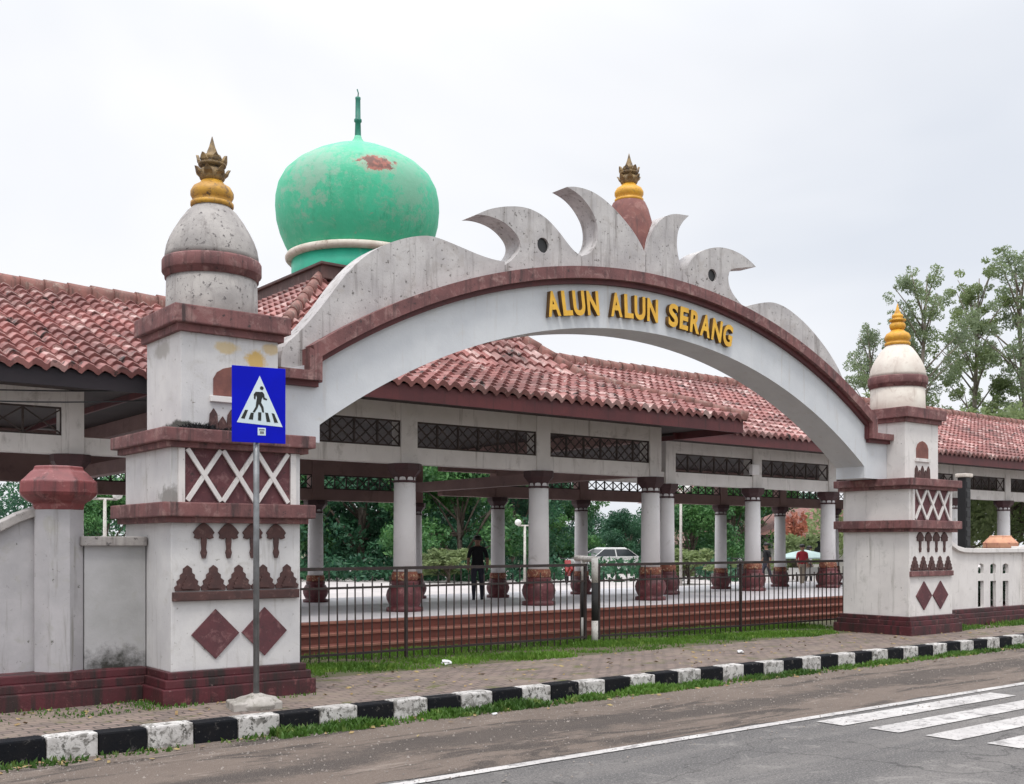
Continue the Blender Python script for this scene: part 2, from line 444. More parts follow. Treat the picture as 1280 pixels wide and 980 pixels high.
# ------------------------------------------------------------------ mesh helpers
class MB:
    def __init__(self):
        self.bm = bmesh.new()

    def box(self, x0, x1, y0, y1, z0, z1, bev=0.0, mi=0):
        b2 = self.bm
        vs = [b2.verts.new(p) for p in ((x0, y0, z0), (x1, y0, z0), (x1, y1, z0), (x0, y1, z0),
                                        (x0, y0, z1), (x1, y0, z1), (x1, y1, z1), (x0, y1, z1))]
        fs = [b2.faces.new([vs[i] for i in q]) for q in
              ((0, 3, 2, 1), (4, 5, 6, 7), (0, 1, 5, 4), (1, 2, 6, 5), (2, 3, 7, 6), (3, 0, 4, 7))]
        for f in fs:
            f.material_index = mi
        if bev:
            es = list({e for f in fs for e in f.edges})
            bmesh.ops.bevel(b2, geom=es, offset=bev, segments=2, profile=.6, affect="EDGES", material=-1)
        return self

    def obox(self, p0, p1, w, h, up=Vector((0, 0, 1)), mi=0):
        """bar from p0 to p1 with a w x h section"""
        p0, p1 = Vector(p0), Vector(p1)
        d = (p1 - p0).normalized()
        if abs(d.dot(up)) > .99:
            up = Vector((0, 1, 0))
        s = d.cross(up).normalized()
        u = s.cross(d).normalized()
        c = []
        for p in (p0, p1):
            for a, b in ((-1, -1), (1, -1), (1, 1), (-1, 1)):
                c.append(self.bm.verts.new(p + s * a * w / 2 + u * b * h / 2))
        for q in ((3, 2, 1, 0), (4, 5, 6, 7), (0, 1, 5, 4), (1, 2, 6, 5), (2, 3, 7, 6), (3, 0, 4, 7)):
            self.bm.faces.new([c[i] for i in q]).material_index = mi
        return self

    def tube(self, pts, rad, n=10, mi=0):
        pts = [Vector(p) for p in pts]
        rads = rad if isinstance(rad, (list, tuple)) else [rad] * len(pts)
        rings = []
        for i, p in enumerate(pts):
            a = pts[max(i - 1, 0)]
            b = pts[min(i + 1, len(pts) - 1)]
            d = (b - a).normalized()
            up = Vector((0, 0, 1)) if abs(d.z) < .95 else Vector((0, 1, 0))
            s = d.cross(up).normalized()
            u = s.cross(d)
            rings.append([self.bm.verts.new(p + (s * math.cos(2 * math.pi * k / n) + u * math.sin(2 * math.pi * k / n)) * rads[i])
                          for k in range(n)])
        for a, b in zip(rings, rings[1:]):
            for k in range(n):
                f = self.bm.faces.new((a[k], a[(k + 1) % n], b[(k + 1) % n], b[k]))
                f.smooth = True
                f.material_index = mi
        self.bm.faces.new(rings[0][::-1]).material_index = mi
        self.bm.faces.new(rings[-1]).material_index = mi
        return self

    def lathe(self, prof, c=(0, 0, 0), n=32, mi=0, phase=0.0, smooth=True):
        rings = []
        for r, z in prof:
            rings.append([self.bm.verts.new((c[0] + r * math.cos(2 * math.pi * (k + phase) / n),
                                             c[1] + r * math.sin(2 * math.pi * (k + phase) / n), c[2] + z)) for k in range(n)])
        for a, b in zip(rings, rings[1:]):
            for k in range(n):
                f = self.bm.faces.new((a[k], a[(k + 1) % n], b[(k + 1) % n], b[k]))
                f.smooth = smooth
                f.material_index = mi
        self.bm.faces.new(rings[0][::-1]).material_index = mi
        self.bm.faces.new(rings[-1]).material_index = mi
        return self

    def solid(self, loops, y0, y1, mi=0, mside=None):
        """loops: [outer, hole, ...] of (x, z); a plate between depths y0 and y1"""
        flat = [p for l in loops for p in l]
        tris = tessellate_polygon([[Vector((p[0], p[1], 0)) for p in l] for l in loops])
        f0 = [self.bm.verts.new((p[0], y0, p[1])) for p in flat]
        f1 = [self.bm.verts.new((p[0], y1, p[1])) for p in flat]
        fs = []
        for t in tris:
            if len(set(t)) < 3:
                continue
            try:
                fa = self.bm.faces.new([f0[i] for i in t])
                fb = self.bm.faces.new([f1[i] for i in reversed(t)])
                fa.material_index = fb.material_index = mi
                fs += [fa, fb]
            except ValueError:
                pass
        o = 0
        for l in loops:
            n = len(l)
            for k in range(n):
                f = self.bm.faces.new((f0[o + k], f0[o + (k + 1) % n], f1[o + (k + 1) % n], f1[o + k]))
                f.material_index = mi if mside is None else mside
                fs.append(f)
            o += n
        bmesh.ops.recalc_face_normals(self.bm, faces=fs)
        return self

    def build(self, name, mats, parent=None, local=False, bevel=0.0):
        me = bpy.data.meshes.new(name)
        self.bm.to_mesh(me)
        self.bm.free()
        return obj(name, me, mats, parent, local, bevel)


def obj(name, me, mats, parent=None, local=False, bevel=0.0):
    o = bpy.data.objects.new(name, me)
    COL.objects.link(o)
    for m in (mats if isinstance(mats, (list, tuple)) else [mats]):
        if m is not None:
            me.materials.append(M[m] if isinstance(m, str) else m)
    if parent is not None:
        o.parent = parent
        if not local and parent.type == "EMPTY":
            o.matrix_parent_inverse = Matrix.Translation(-Vector(parent.location))
    if bevel:
        md = o.modifiers.new("soft_edges", "BEVEL")
        md.width = bevel
        md.segments = 2
        md.limit_method = "ANGLE"
    return o


def tag(o, label=None, cat=None, group=None, kind=None):
    if label:
        o["label"] = label
    if cat:
        o["category"] = cat
    if group:
        o["group"] = group
    if kind:
        o["kind"] = kind
    return o


def empty(name, loc, label, cat, group=None, rz=0.0):
    o = bpy.data.objects.new(name, None)
    COL.objects.link(o)
    o.location = loc
    o.rotation_euler = (0, 0, rz)
    o.empty_display_size = .2
    return tag(o, label, cat, group)


def copy_tree(o, parent=None):
    c = o.copy()
    COL.objects.link(c)
    if parent is not None:
        c.parent = parent
    for ch in o.children:
        copy_tree(ch, c)
    return c


def sheet(name, x0, x1, y0, y1, z, mat, nx=1, ny=1):
    bm = bmesh.new()
    g = [[bm.verts.new((x0 + (x1 - x0) * i / nx, y0 + (y1 - y0) * j / ny, z)) for i in range(nx + 1)] for j in range(ny + 1)]
    for j in range(ny):
        for i in range(nx):
            bm.faces.new((g[j][i], g[j][i + 1], g[j + 1][i + 1], g[j + 1][i]))
    me = bpy.data.meshes.new(name)
    bm.to_mesh(me)
    bm.free()
    return tag(obj(name, me, mat), kind="structure")


def mesh_from(name, verts, faces, mats, parent=None):
    me = bpy.data.meshes.new(name)
    me.from_pydata(verts, [], faces)
    me.update()
    return obj(name, me, mats, parent)


# ------------------------------------------------------------------ setting
RZ = -.2                                   # road level; 0 is the top of the pavement
sheet("ground", -500, 700, -400, 900, -.26, "earth")
sheet("road", -120, 200, -9, 9.62, RZ, "asphalt")
# dusty shoulder with an uneven edge along the white line
bm = bmesh.new()
lo, hi = [], []
nS = 700
for i in range(nS + 1):
    x = -20 + 80 * i / nS
    e = 7.10 + .05 * math.sin(x * 1.7) + .035 * math.sin(x * 4.3 + 1) + random.uniform(-.02, .02)
    lo.append(bm.verts.new((x, e, RZ + .004)))
    hi.append(bm.verts.new((x, 9.62, RZ + .012)))
for i in range(nS):
    bm.faces.new((lo[i], lo[i + 1], hi[i + 1], hi[i]))
me = bpy.data.meshes.new("road_shoulder")
bm.to_mesh(me)
bm.free()
tag(obj("road_shoulder", me, "shoulder"), kind="structure")
sheet("edge_line", -60, 120, 6.98, 7.10, RZ + .008, "line", 60, 1)
bm = bmesh.new()
for k in range(9):
    y1 = 6.86 - .575 * k
    y0 = y1 - .33
    xa, xb = 9.42 + .07 * k, 12.95 + .07 * k
    vs = [bm.verts.new(p) for p in ((xa, y0, RZ + .008), (xb, y0, RZ + .008), (xb, y1, RZ + .008), (xa, y1, RZ + .008))]
    bm.faces.new(vs)
me = bpy.data.meshes.new("zebra_crossing")
bm.to_mesh(me)
bm.free()
tag(obj("zebra_crossing", me, "line"), kind="structure")

mb = MB()
mb.box(-60, 150, 9.78, 70, -.24, 0)
tag(mb.build("plaza", "plaza"), kind="structure")
sheet("pavement", -60, 150, 9.80, 11.85, .004, "paving")
sheet("verge", -40, 90, 11.85, 14.1, .004, "soil")

mb = MB()
x = 2.553 - .43 * 24
k = 0
while x < 48:
    j = random.uniform(-.006, .006)
    mb.box(x + .004, x + .426, 9.60 + j, 9.80 + j, -.24, .008 + random.uniform(-.006, .006), .018, mi=k % 2)
    x += .43
    k += 1
tag(mb.build("kerb", ["kerb_white", "kerb_black"]), kind="structure")


# ------------------------------------------------------------------ gateway
GX, YA, YB = 11.605, 11.42, 12.02          # arch centre, front and back faces
ZC = -4.71                                  # centre of the arch circles
gate = empty("gateway", (GX, 11.6, 0), "white arched gateway with maroon ledges, wave crest and gold raised letters", "gateway")

PALM = [(-.018, 0), (-.034, .06), (-.022, .10), (-.03, .17), (-.028, .22), (-.06, .20), (-.105, .215), (-.095, .245), (-.115, .27),
        (-.085, .31), (-.05, .345), (-.02, .365), (0, .37)]
PALM = PALM + [(-a, b) for a, b in PALM[-2::-1]]
BUD = [(-.14, 0), (-.15, .04), (-.115, .065), (-.125, .10), (-.085, .13), (-.085, .165), (-.05, .19), (-.05, .23), (-.022, .25), (0, .265)]
BUD = BUD + [(-a, b) for a, b in BUD[-2::-1]]


def finial(c, bulb, crown, parent, s=1.0, leafy=True):
    """gold bulb with a lotus crown; c is the centre of its foot"""
    mb = MB()
    mb.lathe([(.215 * s, 0), (.235 * s, .015 * s), (.235 * s, .05 * s), (.2 * s, .065 * s), (.215 * s, .09 * s), (.235 * s, .13 * s),
              (.235 * s, .17 * s), (.205 * s, .225 * s), (.14 * s, .265 * s), (.115 * s, .30 * s)], c, 28)
    f = mb.build("finial", bulb, parent, local=True)
    mb = MB()
    mb.lathe([(.10 * s, .29 * s), (.135 * s, .32 * s), (.15 * s, .37 * s), (.135 * s, .42 * s), (.095 * s, .445 * s), (.10 * s, .455 * s), (.15 * s, .465 * s),
              (.155 * s, .49 * s), (.10 * s, .505 * s), (.095 * s, .53 * s), (.11 * s, .55 * s), (.095 * s, .585 * s), (.06 * s, .605 * s), (.055 * s, .63 * s), (.035 * s, .68 * s), (.014 * s, .76 * s),
              (.004, .8 * s)], c, 20)
    for n, r0, z0, h, fl_ in ((7, .142, .35, .085, .06), (7, .145, .475, .10, .03)) if leafy else ():
        for k in range(n):
            a = 2 * math.pi * (k + (.5 if fl_ > .05 else .1)) / n
            d = Vector((math.cos(a), math.sin(a), 0))
            t = Vector((-d.y, d.x, 0))
            cc = Vector(c)
            prev = None
            for r_, z_, w_ in ((r0 - .02, z0 - .02, .04), (r0 + fl_ * .5, z0 + h * .35, .045), (r0 + fl_ * .7, z0 + h * .7, .03), (r0 + fl_, z0 + h, .006)):
                p = cc + d * r_ * s + Vector((0, 0, z_ * s))
                q = [mb.bm.verts.new(p + t * w_ * s), mb.bm.verts.new(p - t * w_ * s),
                     mb.bm.verts.new(p - t * w_ * s - d * .03 * s), mb.bm.verts.new(p + t * w_ * s - d * .03 * s)]
                if prev:
                    for i in range(4):
                        mb.bm.faces.new((prev[i], prev[(i + 1) % 4], q[(i + 1) % 4], q[i]))
                prev = q
            mb.bm.faces.new(prev)
    mb.build("crown", crown, f)
    return f


def pillar(px, plain, dome_mat, bulb, crown, cyl_mat, label):
    py = 11.55
    fb = py - .69                           # front face of the body
    mb = MB()
    mb.box(px - .73, px + .73, fb, py + .69, .33, 1.90, .012)
    mb.box(px - .73, px + .73, fb, py + .69, 2.075, 2.67, .012)
    mb.box(px - .555, px + .555, py - .505, py + .505, 2.835, 3.90, .012)
    p = mb.build("pillar", plain, gate)
    p["label"] = label
    mb = MB()
    mb.box(px - .86, px + .86, py - .82, py + .82, -.02, .17, .012)
    mb.box(px - .82, px + .82, py - .78, py + .78, .168, .26, .012)
    mb.box(px - .78, px + .78, py - .74, py + .74, .258, .335, .012)
    mb.build("plinth", "plinth", p)
    for z0, z1, hx, hy in ((1.89, 2.08, .86, .82), (2.664, 2.84, .86, .82)):
        mb = MB()
        mb.box(px - hx, px + hx, py - hy, py + hy, z0 + .04, z1, .014)
        mb.box(px - hx + .06, px + hx - .06, py - hy + .06, py + hy - .06, z0 - .02, z0 + .045, .008)
        mb.build("ledge", "ledge", p)
    mb = MB()
    mb.box(px - .66, px + .66, py - .62, py + .62, 3.965, 4.155, .014)
    mb.box(px - .605, px + .605, py - .555, py + .555, 3.885, 3.967, .008)
    mb.build("ledge", "ledge", p)
    # trellis panel
    mb = MB()
    mb.box(px - .60, px + .61, fb - .010, fb + .02, 2.082, 2.642, 0)
    pn = mb.build("trellis_panel", "diamond", p)
    mb = MB()
    zl, zh = 2.10, 2.635
    cw = 1.16 / 3
    for k in range(3):
        xa, xb = px - .58 + k * cw, px - .58 + (k + 1) * cw
        mb.obox((xa + .012, fb - .026, zl), (xb - .012, fb - .026, zh), .028, .047, Vector((0, 1, 0)).cross(Vector((xb - xa, 0, zh - zl))).normalized())
        mb.obox((xa + .012, fb - .030, zh), (xb - .012, fb - .030, zl), .028, .047, Vector((0, 1, 0)).cross(Vector((xb - xa, 0, zl - zh))).normalized())
    mb.box(px - .66, px - .595, fb - .035, fb + .01, 2.082, 2.642)
    mb.box(px + .60, px + .665, fb - .035, fb + .01, 2.082, 2.642)
    mb.build("trellis_bars", "white", p)
    for k in range(4):
        mb = MB()
        xo = px - .385 + .273 * k
        mb.solid([[(xo + a, 1.50 + b) for a, b in PALM]], fb - .022, fb + .01)
        mb.build("palm_motif", "motif", p)
    for k in range(5):
        mb = MB()
        xo = px - .56 + .281 * k
        mb.solid([[(xo + a * .92, 1.165 + b) for a, b in BUD]], fb - .02, fb + .01)
        mb.solid([[(xo + a * .45, 1.185 + b * .5) for a, b in BUD]], fb - .035, fb + .01)
        mb.build("bud_motif", "motif", p)
    mb = MB()
    mb.box(px - .72, px + .70, fb - .05, fb + .02, 1.06, 1.155, .01)
    mb.build("band", "motif" if dome_mat == "weathered" else "ledge", p)
    for xo in (-.255, .30):
        mb = MB()
        h = .262
        mb.solid([[(px + xo - h, .705), (px + xo, .705 - h), (px + xo + h, .705), (px + xo, .705 + h)]], fb - .018, fb + .01)
        mb.build("diamond", "diamond", p)
    # niche and the stepped ornament under it
    uf = py - .505
    arc = [(-.2, 3.24), (-.2, 3.42)] + [(-.2 + .2 * math.sin(R(a)) if a < 90 else .2 * math.sin(R(a - 90)), 0) for a in ()]
    arc = [(-.2, 3.24), (.2, 3.24), (.2, 3.42), (.16, 3.49), (.09, 3.535), (0, 3.56), (-.09, 3.535), (-.16, 3.49), (-.2, 3.42)]
    mb = MB()
    mb.solid([[(px + a, b) for a, b in arc]], uf - .012, uf + .02)
    mb.build("niche", "niche", p)
    mb = MB()
    mb.box(px - .24, px + .24, uf - .035, uf + .01, 3.17, 3.235, .006)
    for k in range(5):
        xo = px - .2 + .1 * k
        zt = 3.10 if k in (0, 2, 4) else 3.02
        mb.solid([[(xo - .055, 2.86), (xo + .055, 2.86), (xo + .04, zt - .06), (xo, zt), (xo - .04, zt - .06)]], uf - .02 - .004 * (k % 2), uf + .01, 1)
    mb.build("niche_ornament", ["white", "motif"], p)
    # turret
    c = (px, py, 4.15)
    mb = MB()
    mb.lathe([(.495, 0), (.50, .02), (.49, .5)], c, 48)
    t = mb.build("turret", cyl_mat, p)
    mb = MB()
    mb.lathe([(.48, .425), (.508, .43), (.512, .485), (.535, .495), (.54, .505), (.54, .62), (.53, .64), (.45, .645)], c, 48)
    mb.build("turret_band", "ledge", p)
    mb = MB()
    mb.lathe([(.512, .635), (.508, .70), (.492, .79), (.46, .88), (.415, .97), (.35, 1.08), (.27, 1.19), (.215, 1.24), (.2, 1.268), (.12, 1.27)], c, 48)
    mb.build("turret_dome", dome_mat, p)
    finial((px, py, 4.15 + 1.25), bulb, crown, p, 1.0, crown != "gold_bright")
    return p


pillar(4.83, "white_stained", "weathered", "gold", "gold_dark", "weathered", "left pillar with grey weathered turret behind the crossing sign")
pillar(18.38, "white", "cream", "gold_bright", "gold_bright", "cream", "right pillar with clean cream turret and bright gold finial")


def arcpts(rad, xa, xb, n):
    a0, a1 = math.asin((xa - GX) / rad), math.asin((xb - GX) / rad)
    return [(GX + rad * math.sin(a0 + (a1 - a0) * k / n), ZC + rad * math.cos(a0 + (a1 - a0) * k / n)) for k in range(n + 1)]


XL, XR = 6.10, 17.11
ring = [(5.39, 2.845), (XL, 2.845)] + arcpts(9.52, XL, XR, 64) + [(XR, 2.845), (17.82, 2.845), (17.82, 3.6)] + \
    arcpts(10.15, XR + .06, XL - .06, 64) + [(5.39, 3.6)]
mb = MB()
mb.solid([ring], YA, YB)
arch = mb.build("arch", "white_clean", gate)
mb = MB()
lo_ = arcpts(10.13, 6.02, 17.19, 64)
hi_ = arcpts(10.20, 17.19, 6.02, 64)
mb.solid([lo_ + hi_], YA - .07, YB + .07)
mb.solid([[(6.015, 3.55), (6.10, 3.55), (6.10, 3.86), (6.015, 3.80)]], YA - .071, YB + .071)
mb.solid([[(17.195, 3.55), (17.11, 3.55), (17.11, 3.86), (17.195, 3.80)]], YA - .071, YB + .071)
mb.box(5.392, 6.05, YA - .07, YB + .07, 3.49, 3.56)
mb.box(17.16, 17.818, YA - .07, YB + .07, 3.49, 3.56)
mb.build("cornice_fillet", "fascia", arch)
mb = MB()
mb.solid([arcpts(10.195, 5.98, 17.23, 64) + arcpts(10.36, 17.27, 5.94, 64)], YA - .15, YB + .15)
mb.solid([[(5.90, 3.56), (6.06, 3.56), (6.06, 3.86), (5.90, 3.93)]], YA - .149, YB + .149)
mb.solid([[(17.31, 3.56), (17.15, 3.56), (17.15, 3.86), (17.31, 3.93)]], YA - .149, YB + .149)
mb.box(5.392, 5.95, YA - .148, YB + .148, 3.555, 3.665)
mb.box(17.26, 17.818, YA - .148, YB + .148, 3.555, 3.665)
mb.build("cornice", "ledge", arch, bevel=.012)

# raised letters along the arch
text = "ALUN ALUN SERANG"
adv = {"A": .285, "L": .225, "U": .28, "N": .285, " ": .20, "S": .255, "E": .235, "R": .265, "G": .275}
tot = sum(adv[c] for c in text)
scale = 3.86 / tot
s = -tot * scale / 2
dg = bpy.context.evaluated_depsgraph_get()
for ch in text:
    w = adv[ch] * scale
    if ch != " ":
        cu = bpy.data.curves.new("letter", "FONT")
        cu.body = ch
        cu.size = .46
        cu.extrude = .035
        cu.offset = .016
        cu.align_x = "CENTER"
        to = bpy.data.objects.new("tmp", cu)
        COL.objects.link(to)
        dg.update()
        me = bpy.data.meshes.new_from_object(to.evaluated_get(dg))
        bpy.data.objects.remove(to)
        me.materials.clear()
        o = obj("letter", me, ["letter", "letter_side"], arch)
        for pl in me.polygons:
            pl.material_index = 0 if pl.normal.z > .5 else 1
        a = (s + w / 2) / 9.68
        rr = 9.685
        o.location = (GX - .13 + rr * math.sin(a), YA - .04, ZC + rr * math.cos(a))
        o.rotation_euler = (R(90), a, 0)
        xs = [v.co.x for v in me.vertices]
        o.scale = (min(1.0, (w * .86) / (max(xs) - min(xs))), 1, 1)
    s += w

# crest: wave and flame shapes standing on the cornice
YC0, YC1 = 11.47, 11.80


def crest(px, foot_a, foot_b, hole=None):
    top = [atY(x_, y_, YC0) for x_, y_ in px]
    pts = [(p.x, p.z) for p in top]
    n = 16
    foot = arcpts(10.30, foot_b, foot_a, n)
    return [pts + foot] + ([hole] if hole else [])


def circ(cx, cz, r, n=20):
    return [(cx + r * math.cos(2 * math.pi * k / n), cz + r * math.sin(2 * math.pi * k / n)) for k in range(n)]


def X_of(x):
    a, b = ray(x)
    return a / b * YC0


def smooth_line(px, it=2):
    """corner-cutting, so that traced outlines become curves (ends and sharp tips stay)"""
    for _ in range(it):
        out = [px[0]]
        for i in range(1, len(px) - 1):
            a, b, c = Vector(px[i - 1]), Vector(px[i]), Vector(px[i + 1])
            if (b - a).normalized().dot((c - b).normalized()) < .35:
                out.append(px[i])
            else:
                out += [tuple(b + (a - b) * .25), tuple(b + (c - b) * .25)]
        out.append(px[-1])
        px = out
    return px


lobeL = [(351, 462), (352, 434), (375, 415), (405, 380), (430, 345), (455, 320), (480, 306), (505, 297.5), (530, 294), (545, 296), (570, 306),
         (595, 317), (615, 324), (631, 327)]
waveL = [(632, 331), (640, 325), (648, 316), (651, 307), (649, 298), (642, 288), (631, 278), (617, 271.5), (604, 268.5), (595, 268.5), (609, 262),
         (625, 258.5), (644, 257.5), (659, 259.5), (674, 266), (687, 276), (700, 291), (711, 306), (719, 315), (727, 320)]
flameL = [(728, 320), (738, 317), (746, 305), (748, 291), (746, 276), (740, 263), (732, 251), (722, 241), (709, 233.5), (720, 233), (736, 237),
          (749, 244), (764, 256), (779, 272.5), (792, 289), (801, 304), (807, 317)]
flameR = [(807.8, 318), (810, 304), (813, 294), (820, 280), (831, 270.5), (843, 266.5), (861.5, 269.5), (854, 276.5), (848, 287), (846, 303),
          (848, 321), (852, 335), (860, 348)]
waveR = [(861, 349), (860, 332), (866, 322), (874, 315), (887, 310), (903, 308.5), (923, 315), (938, 326), (945, 333.5), (917, 335), (911.5, 339),
         (910, 350), (913, 362), (920, 373), (929, 383)]
lobeR = [(930, 384), (943, 380), (963, 377), (977, 381), (991, 390), (1009, 406), (1026, 426), (1040, 446), (1051, 466), (1058, 486), (1064, 500)]
pL = atY(679, 306.5, YC0)
pR = atY(890.5, 344, YC0)
for nm, px_, hole in (("crest_lobe", lobeL, None), ("crest_wave", waveL, circ(pL.x, pL.z, .105)), ("crest_flame", flameL, None),
                      ("crest_flame", flameR, None), ("crest_wave", waveR, circ(pR.x, pR.z, .10)), ("crest_lobe", lobeR, None)):
    sp = smooth_line(px_)
    xa, xb = X_of(sp[0][0]), X_of(sp[-1][0])
    if px_ is lobeL:
        xa = 5.98
        loops = crest(sp, xa, xb)
        loops[0] = loops[0] + [(5.98, 3.67)]
    elif px_ is lobeR:
        xb = max(xb, 16.6)
        loops = crest(sp, xa, xb)
    else:
        loops = crest(sp, xa, xb, hole)
    mb = MB()
    mb.solid(loops, YC0 + (.004 if nm == "crest_flame" else 0), YC1)
    if hole:                                # black disc stands in for the dark inside of the round hole
        mb.solid([hole], YC0 + .035, YC0 + .07, 1)
    mb.build(nm, ["crest", "black_plastic"], gate)
mb = MB()
mb.lathe([(.44, 0), (.44, .25), (.43, .5), (.40, .75), (.35, .98), (.30, 1.16), (.25, 1.27), (.2, 1.30)], (11.70, 11.95, 5.62), 40)
tc_ = mb.build("turret", "brown_turret", gate)
tc_["label"] = "brown middle turret rising behind the crest"
finial((11.70, 11.95, 6.90), "gold_bright", "gold_dark", tc_, .95)

# ------------------------------------------------------------------ boundary walls and posts
bw = empty("boundary_wall", (3.2, 11.7, 0), "plain grey boundary wall with curved coping left of the gateway", "wall")
mb = MB()
mb.box(3.45, 4.085, 11.56, 11.78, .33, 1.64)
w = mb.build("wall_panel", "mould", bw)
mb = MB()
mb.box(3.40, 4.085, 11.50, 11.84, 1.63, 1.73, .012)
mb.build("coping", "weathered", bw)
mb = MB()
cv = [(-4, .33), (3.25, .33), (3.25, 2.0)]
curve = [(3.25, 1.985), (3.05, 1.95), (2.85, 1.87), (2.65, 1.76), (2.45, 1.66), (2.2, 1.60), (1.8, 1.57), (-4, 1.57)]
mb.solid([cv[:2] + curve], 11.74, 11.90)
mb.build("wall_panel", "grey_wall", bw)
mb = MB()
up_ = [(x_, z_ + .10) for x_, z_ in curve]
mb.solid([curve + up_[::-1]], 11.67, 11.96)
mb.build("coping", "weathered", bw, bevel=.01)
mb = MB()
mb.box(-4, 3.972, 11.30, 11.95, -.02, .17, .012)
mb.box(-4, 4.011, 11.36, 11.90, .168, .26, .012)
mb.box(-4, 4.051, 11.42, 11.85, .258, .345, .012)
mb.build("plinth", "plinth", bw)


def wall_post(name, c, h, label, shaft, capmat):
    r_ = empty(name, c, label, "post", "capped posts of the boundary wall")
    mb = MB()
    mb.lathe([(.25, .33), (.25, h)], (0, 0, 0), 8, phase=.22, smooth=False)
    mb.build("shaft", shaft, r_, local=True)
    mb = MB()
    mb.lathe([(.255, h - .03), (.27, h + .04), (.33, h + .07), (.385, h + .12), (.40, h + .15), (.395, h + .26), (.37, h + .28), (.29, h + .36),
              (.26, h + .38), (.25, h + .42), (.2, h + .425)], (0, 0, 0), 8, phase=.22, smooth=False)
    mb.build("cap", capmat, r_, local=True, bevel=.012)
    mb = MB()
    mb.lathe([(.40, -.02), (.40, .17), (.36, .172), (.36, .255), (.31, .258), (.31, .345), (.2, .346)], (0, 0, 0), 8, phase=.22, smooth=False)
    mb.build("plinth", "plinth", r_, local=True)
    return r_


M["cap_red"] = paint("red_cap_paint", (.22, .055, .055), (.16, .04, .042), scale=4, dirt=(.36, .16, .15), d0=.58, d1=.8,
                     streak=(.07, .025, .025), s0=.56, s1=.82, rough=.5)
M["cap_peach"] = paint("faded_orange_cap_paint", (.62, .33, .20), (.50, .24, .15), scale=4, dirt=(.30, .09, .08), d0=.56, d1=.75)
wall_post("wall_post", (3.235, 11.72, 0), 2.03, "octagonal grey wall post with red cap left of the crossing sign", "grey_wall", "cap_red")
wall_post("wall_post", (24.25, 12.6, 0), 1.42, "post with faded orange cap showing above the slotted wall at right", "grey_wall", "cap_peach")

rw = empty("boundary_wall", (21.5, 11.6, 0), "white boundary wall with slots and sweeping coping right of the gateway", "wall")


def slots2():
    out = []
    for px_ in (1226, 1241.5, 1257):
        a = atY(px_ - 3.6, 0, 11.5).x
        b = atY(px_ + 3.6, 0, 11.5).x
        z = lambda y_: atY(px_, y_, 11.5).z
        out.append([(a, z(717)), (b, z(717)), (b, z(706)), ((a + b) / 2, z(704)), (a, z(706))])
        out.append([(a, z(759)), (b, z(759)), (b, z(726)), (a, z(726))])
    return out


sweep = [(19.11, 2.03), (19.35, 2.0), (19.6, 1.9), (19.85, 1.76), (20.1, 1.62), (20.35, 1.52), (20.6, 1.48), (21.1, 1.47), (34, 1.47)]
mb = MB()
mb.solid([[(34, .33), (19.11, .33)] + sweep] + slots2(), 11.5, 11.57)
mb.build("wall_panel", "white", rw)
mb = MB()
mb.solid([sweep + [(x_ + .0, z_ + .09) for x_, z_ in sweep[::-1]]], 11.43, 11.73)
mb.build("coping", "white", rw, bevel=.008)
for xx in (23.05, 26.6, 30.2):
    mb = MB()
    mb.box(xx, xx + .3, 11.42, 11.74, .33, 1.60, .01)
    mb.build("pilaster", "white", rw)
mb = MB()
mb.box(19.245, 34, 11.24, 11.9, -.02, .17, .012)
mb.box(19.205, 34, 11.30, 11.85, .168, .26, .012)
mb.box(19.165, 34, 11.38, 11.80, .258, .34, .012)
mb.build("plinth", "plinth", rw)

# black speaker post behind the right wall
sp = empty("speaker_post", atT(1205, 23.5, 0), "tall black speaker post with pale cap behind the right wall", "speaker post")
mb = MB()
mb.tube([(0, 0, 0), (0, 0, 1.55)], .05)
mb.build("pole", "black_iron", sp, local=True)
mb = MB()
mb.box(-.10, .10, -.10, .10, 1.5, 3.1, .02)
for k in range(7):
    mb.box(-.075, .075, -.112, -.09, 1.6 + .21 * k, 1.74 + .21 * k, .01)
mb.build("speaker_column", "black_plastic", sp, local=True)
mb = MB()
mb.box(-.15, .15, -.13, .13, 3.1, 3.18, .02)
mb.build("cap", "cream", sp, local=True)

# ------------------------------------------------------------------ crossing sign
sg = empty("crossing_sign", (4.70, 10.13, 0), "blue pedestrian crossing sign on a grey pole beside the kerb", "sign", rz=R(-11))
mb = MB()
mb.tube([(0, 0, .05), (0, 0, 3.36)], .031, 14)
mb.build("pole", "gray_metal", sg, local=True)
mb = MB()
mb.lathe([(.23, -.02), (.25, .05), (.20, .105), (.10, .13), (.05, .15), (.03, .15)], (0, 0, 0), 11, smooth=False)
mb.box(-.27, .22, -.19, .17, -.02, .085, .02)
mb.build("footing", "concrete", sg, local=True, bevel=.01)
mb = MB()
mb.box(-.255, .285, -.052, -.040, 2.665, 3.425, .004)
pl = mb.build("plate", "sign_blue", sg, local=True)
for zz in (2.80, 3.20):
    mb = MB()
    mb.box(-.24, .27, -.040, -.031, zz, zz + .04)
    mb.build("bracket", "gray_metal", sg, local=True)
K = .54 / 510
SP = lambda x_, y_: (.015 + (x_ - 405) * K, 3.045 - (y_ - 490) * K)
mb = MB()
mb.solid([[SP(411, 215), SP(630, 690), SP(195, 664)]], -.0545, -.050)
mb.build("triangle", "sign_white", pl)
mb = MB()
fy = (-.057, -.054)
mb.solid([[(SP(430, 330)[0] + .019 * math.cos(k * .523), SP(430, 330)[1] + .019 * math.sin(k * .523)) for k in range(12)]], *fy)
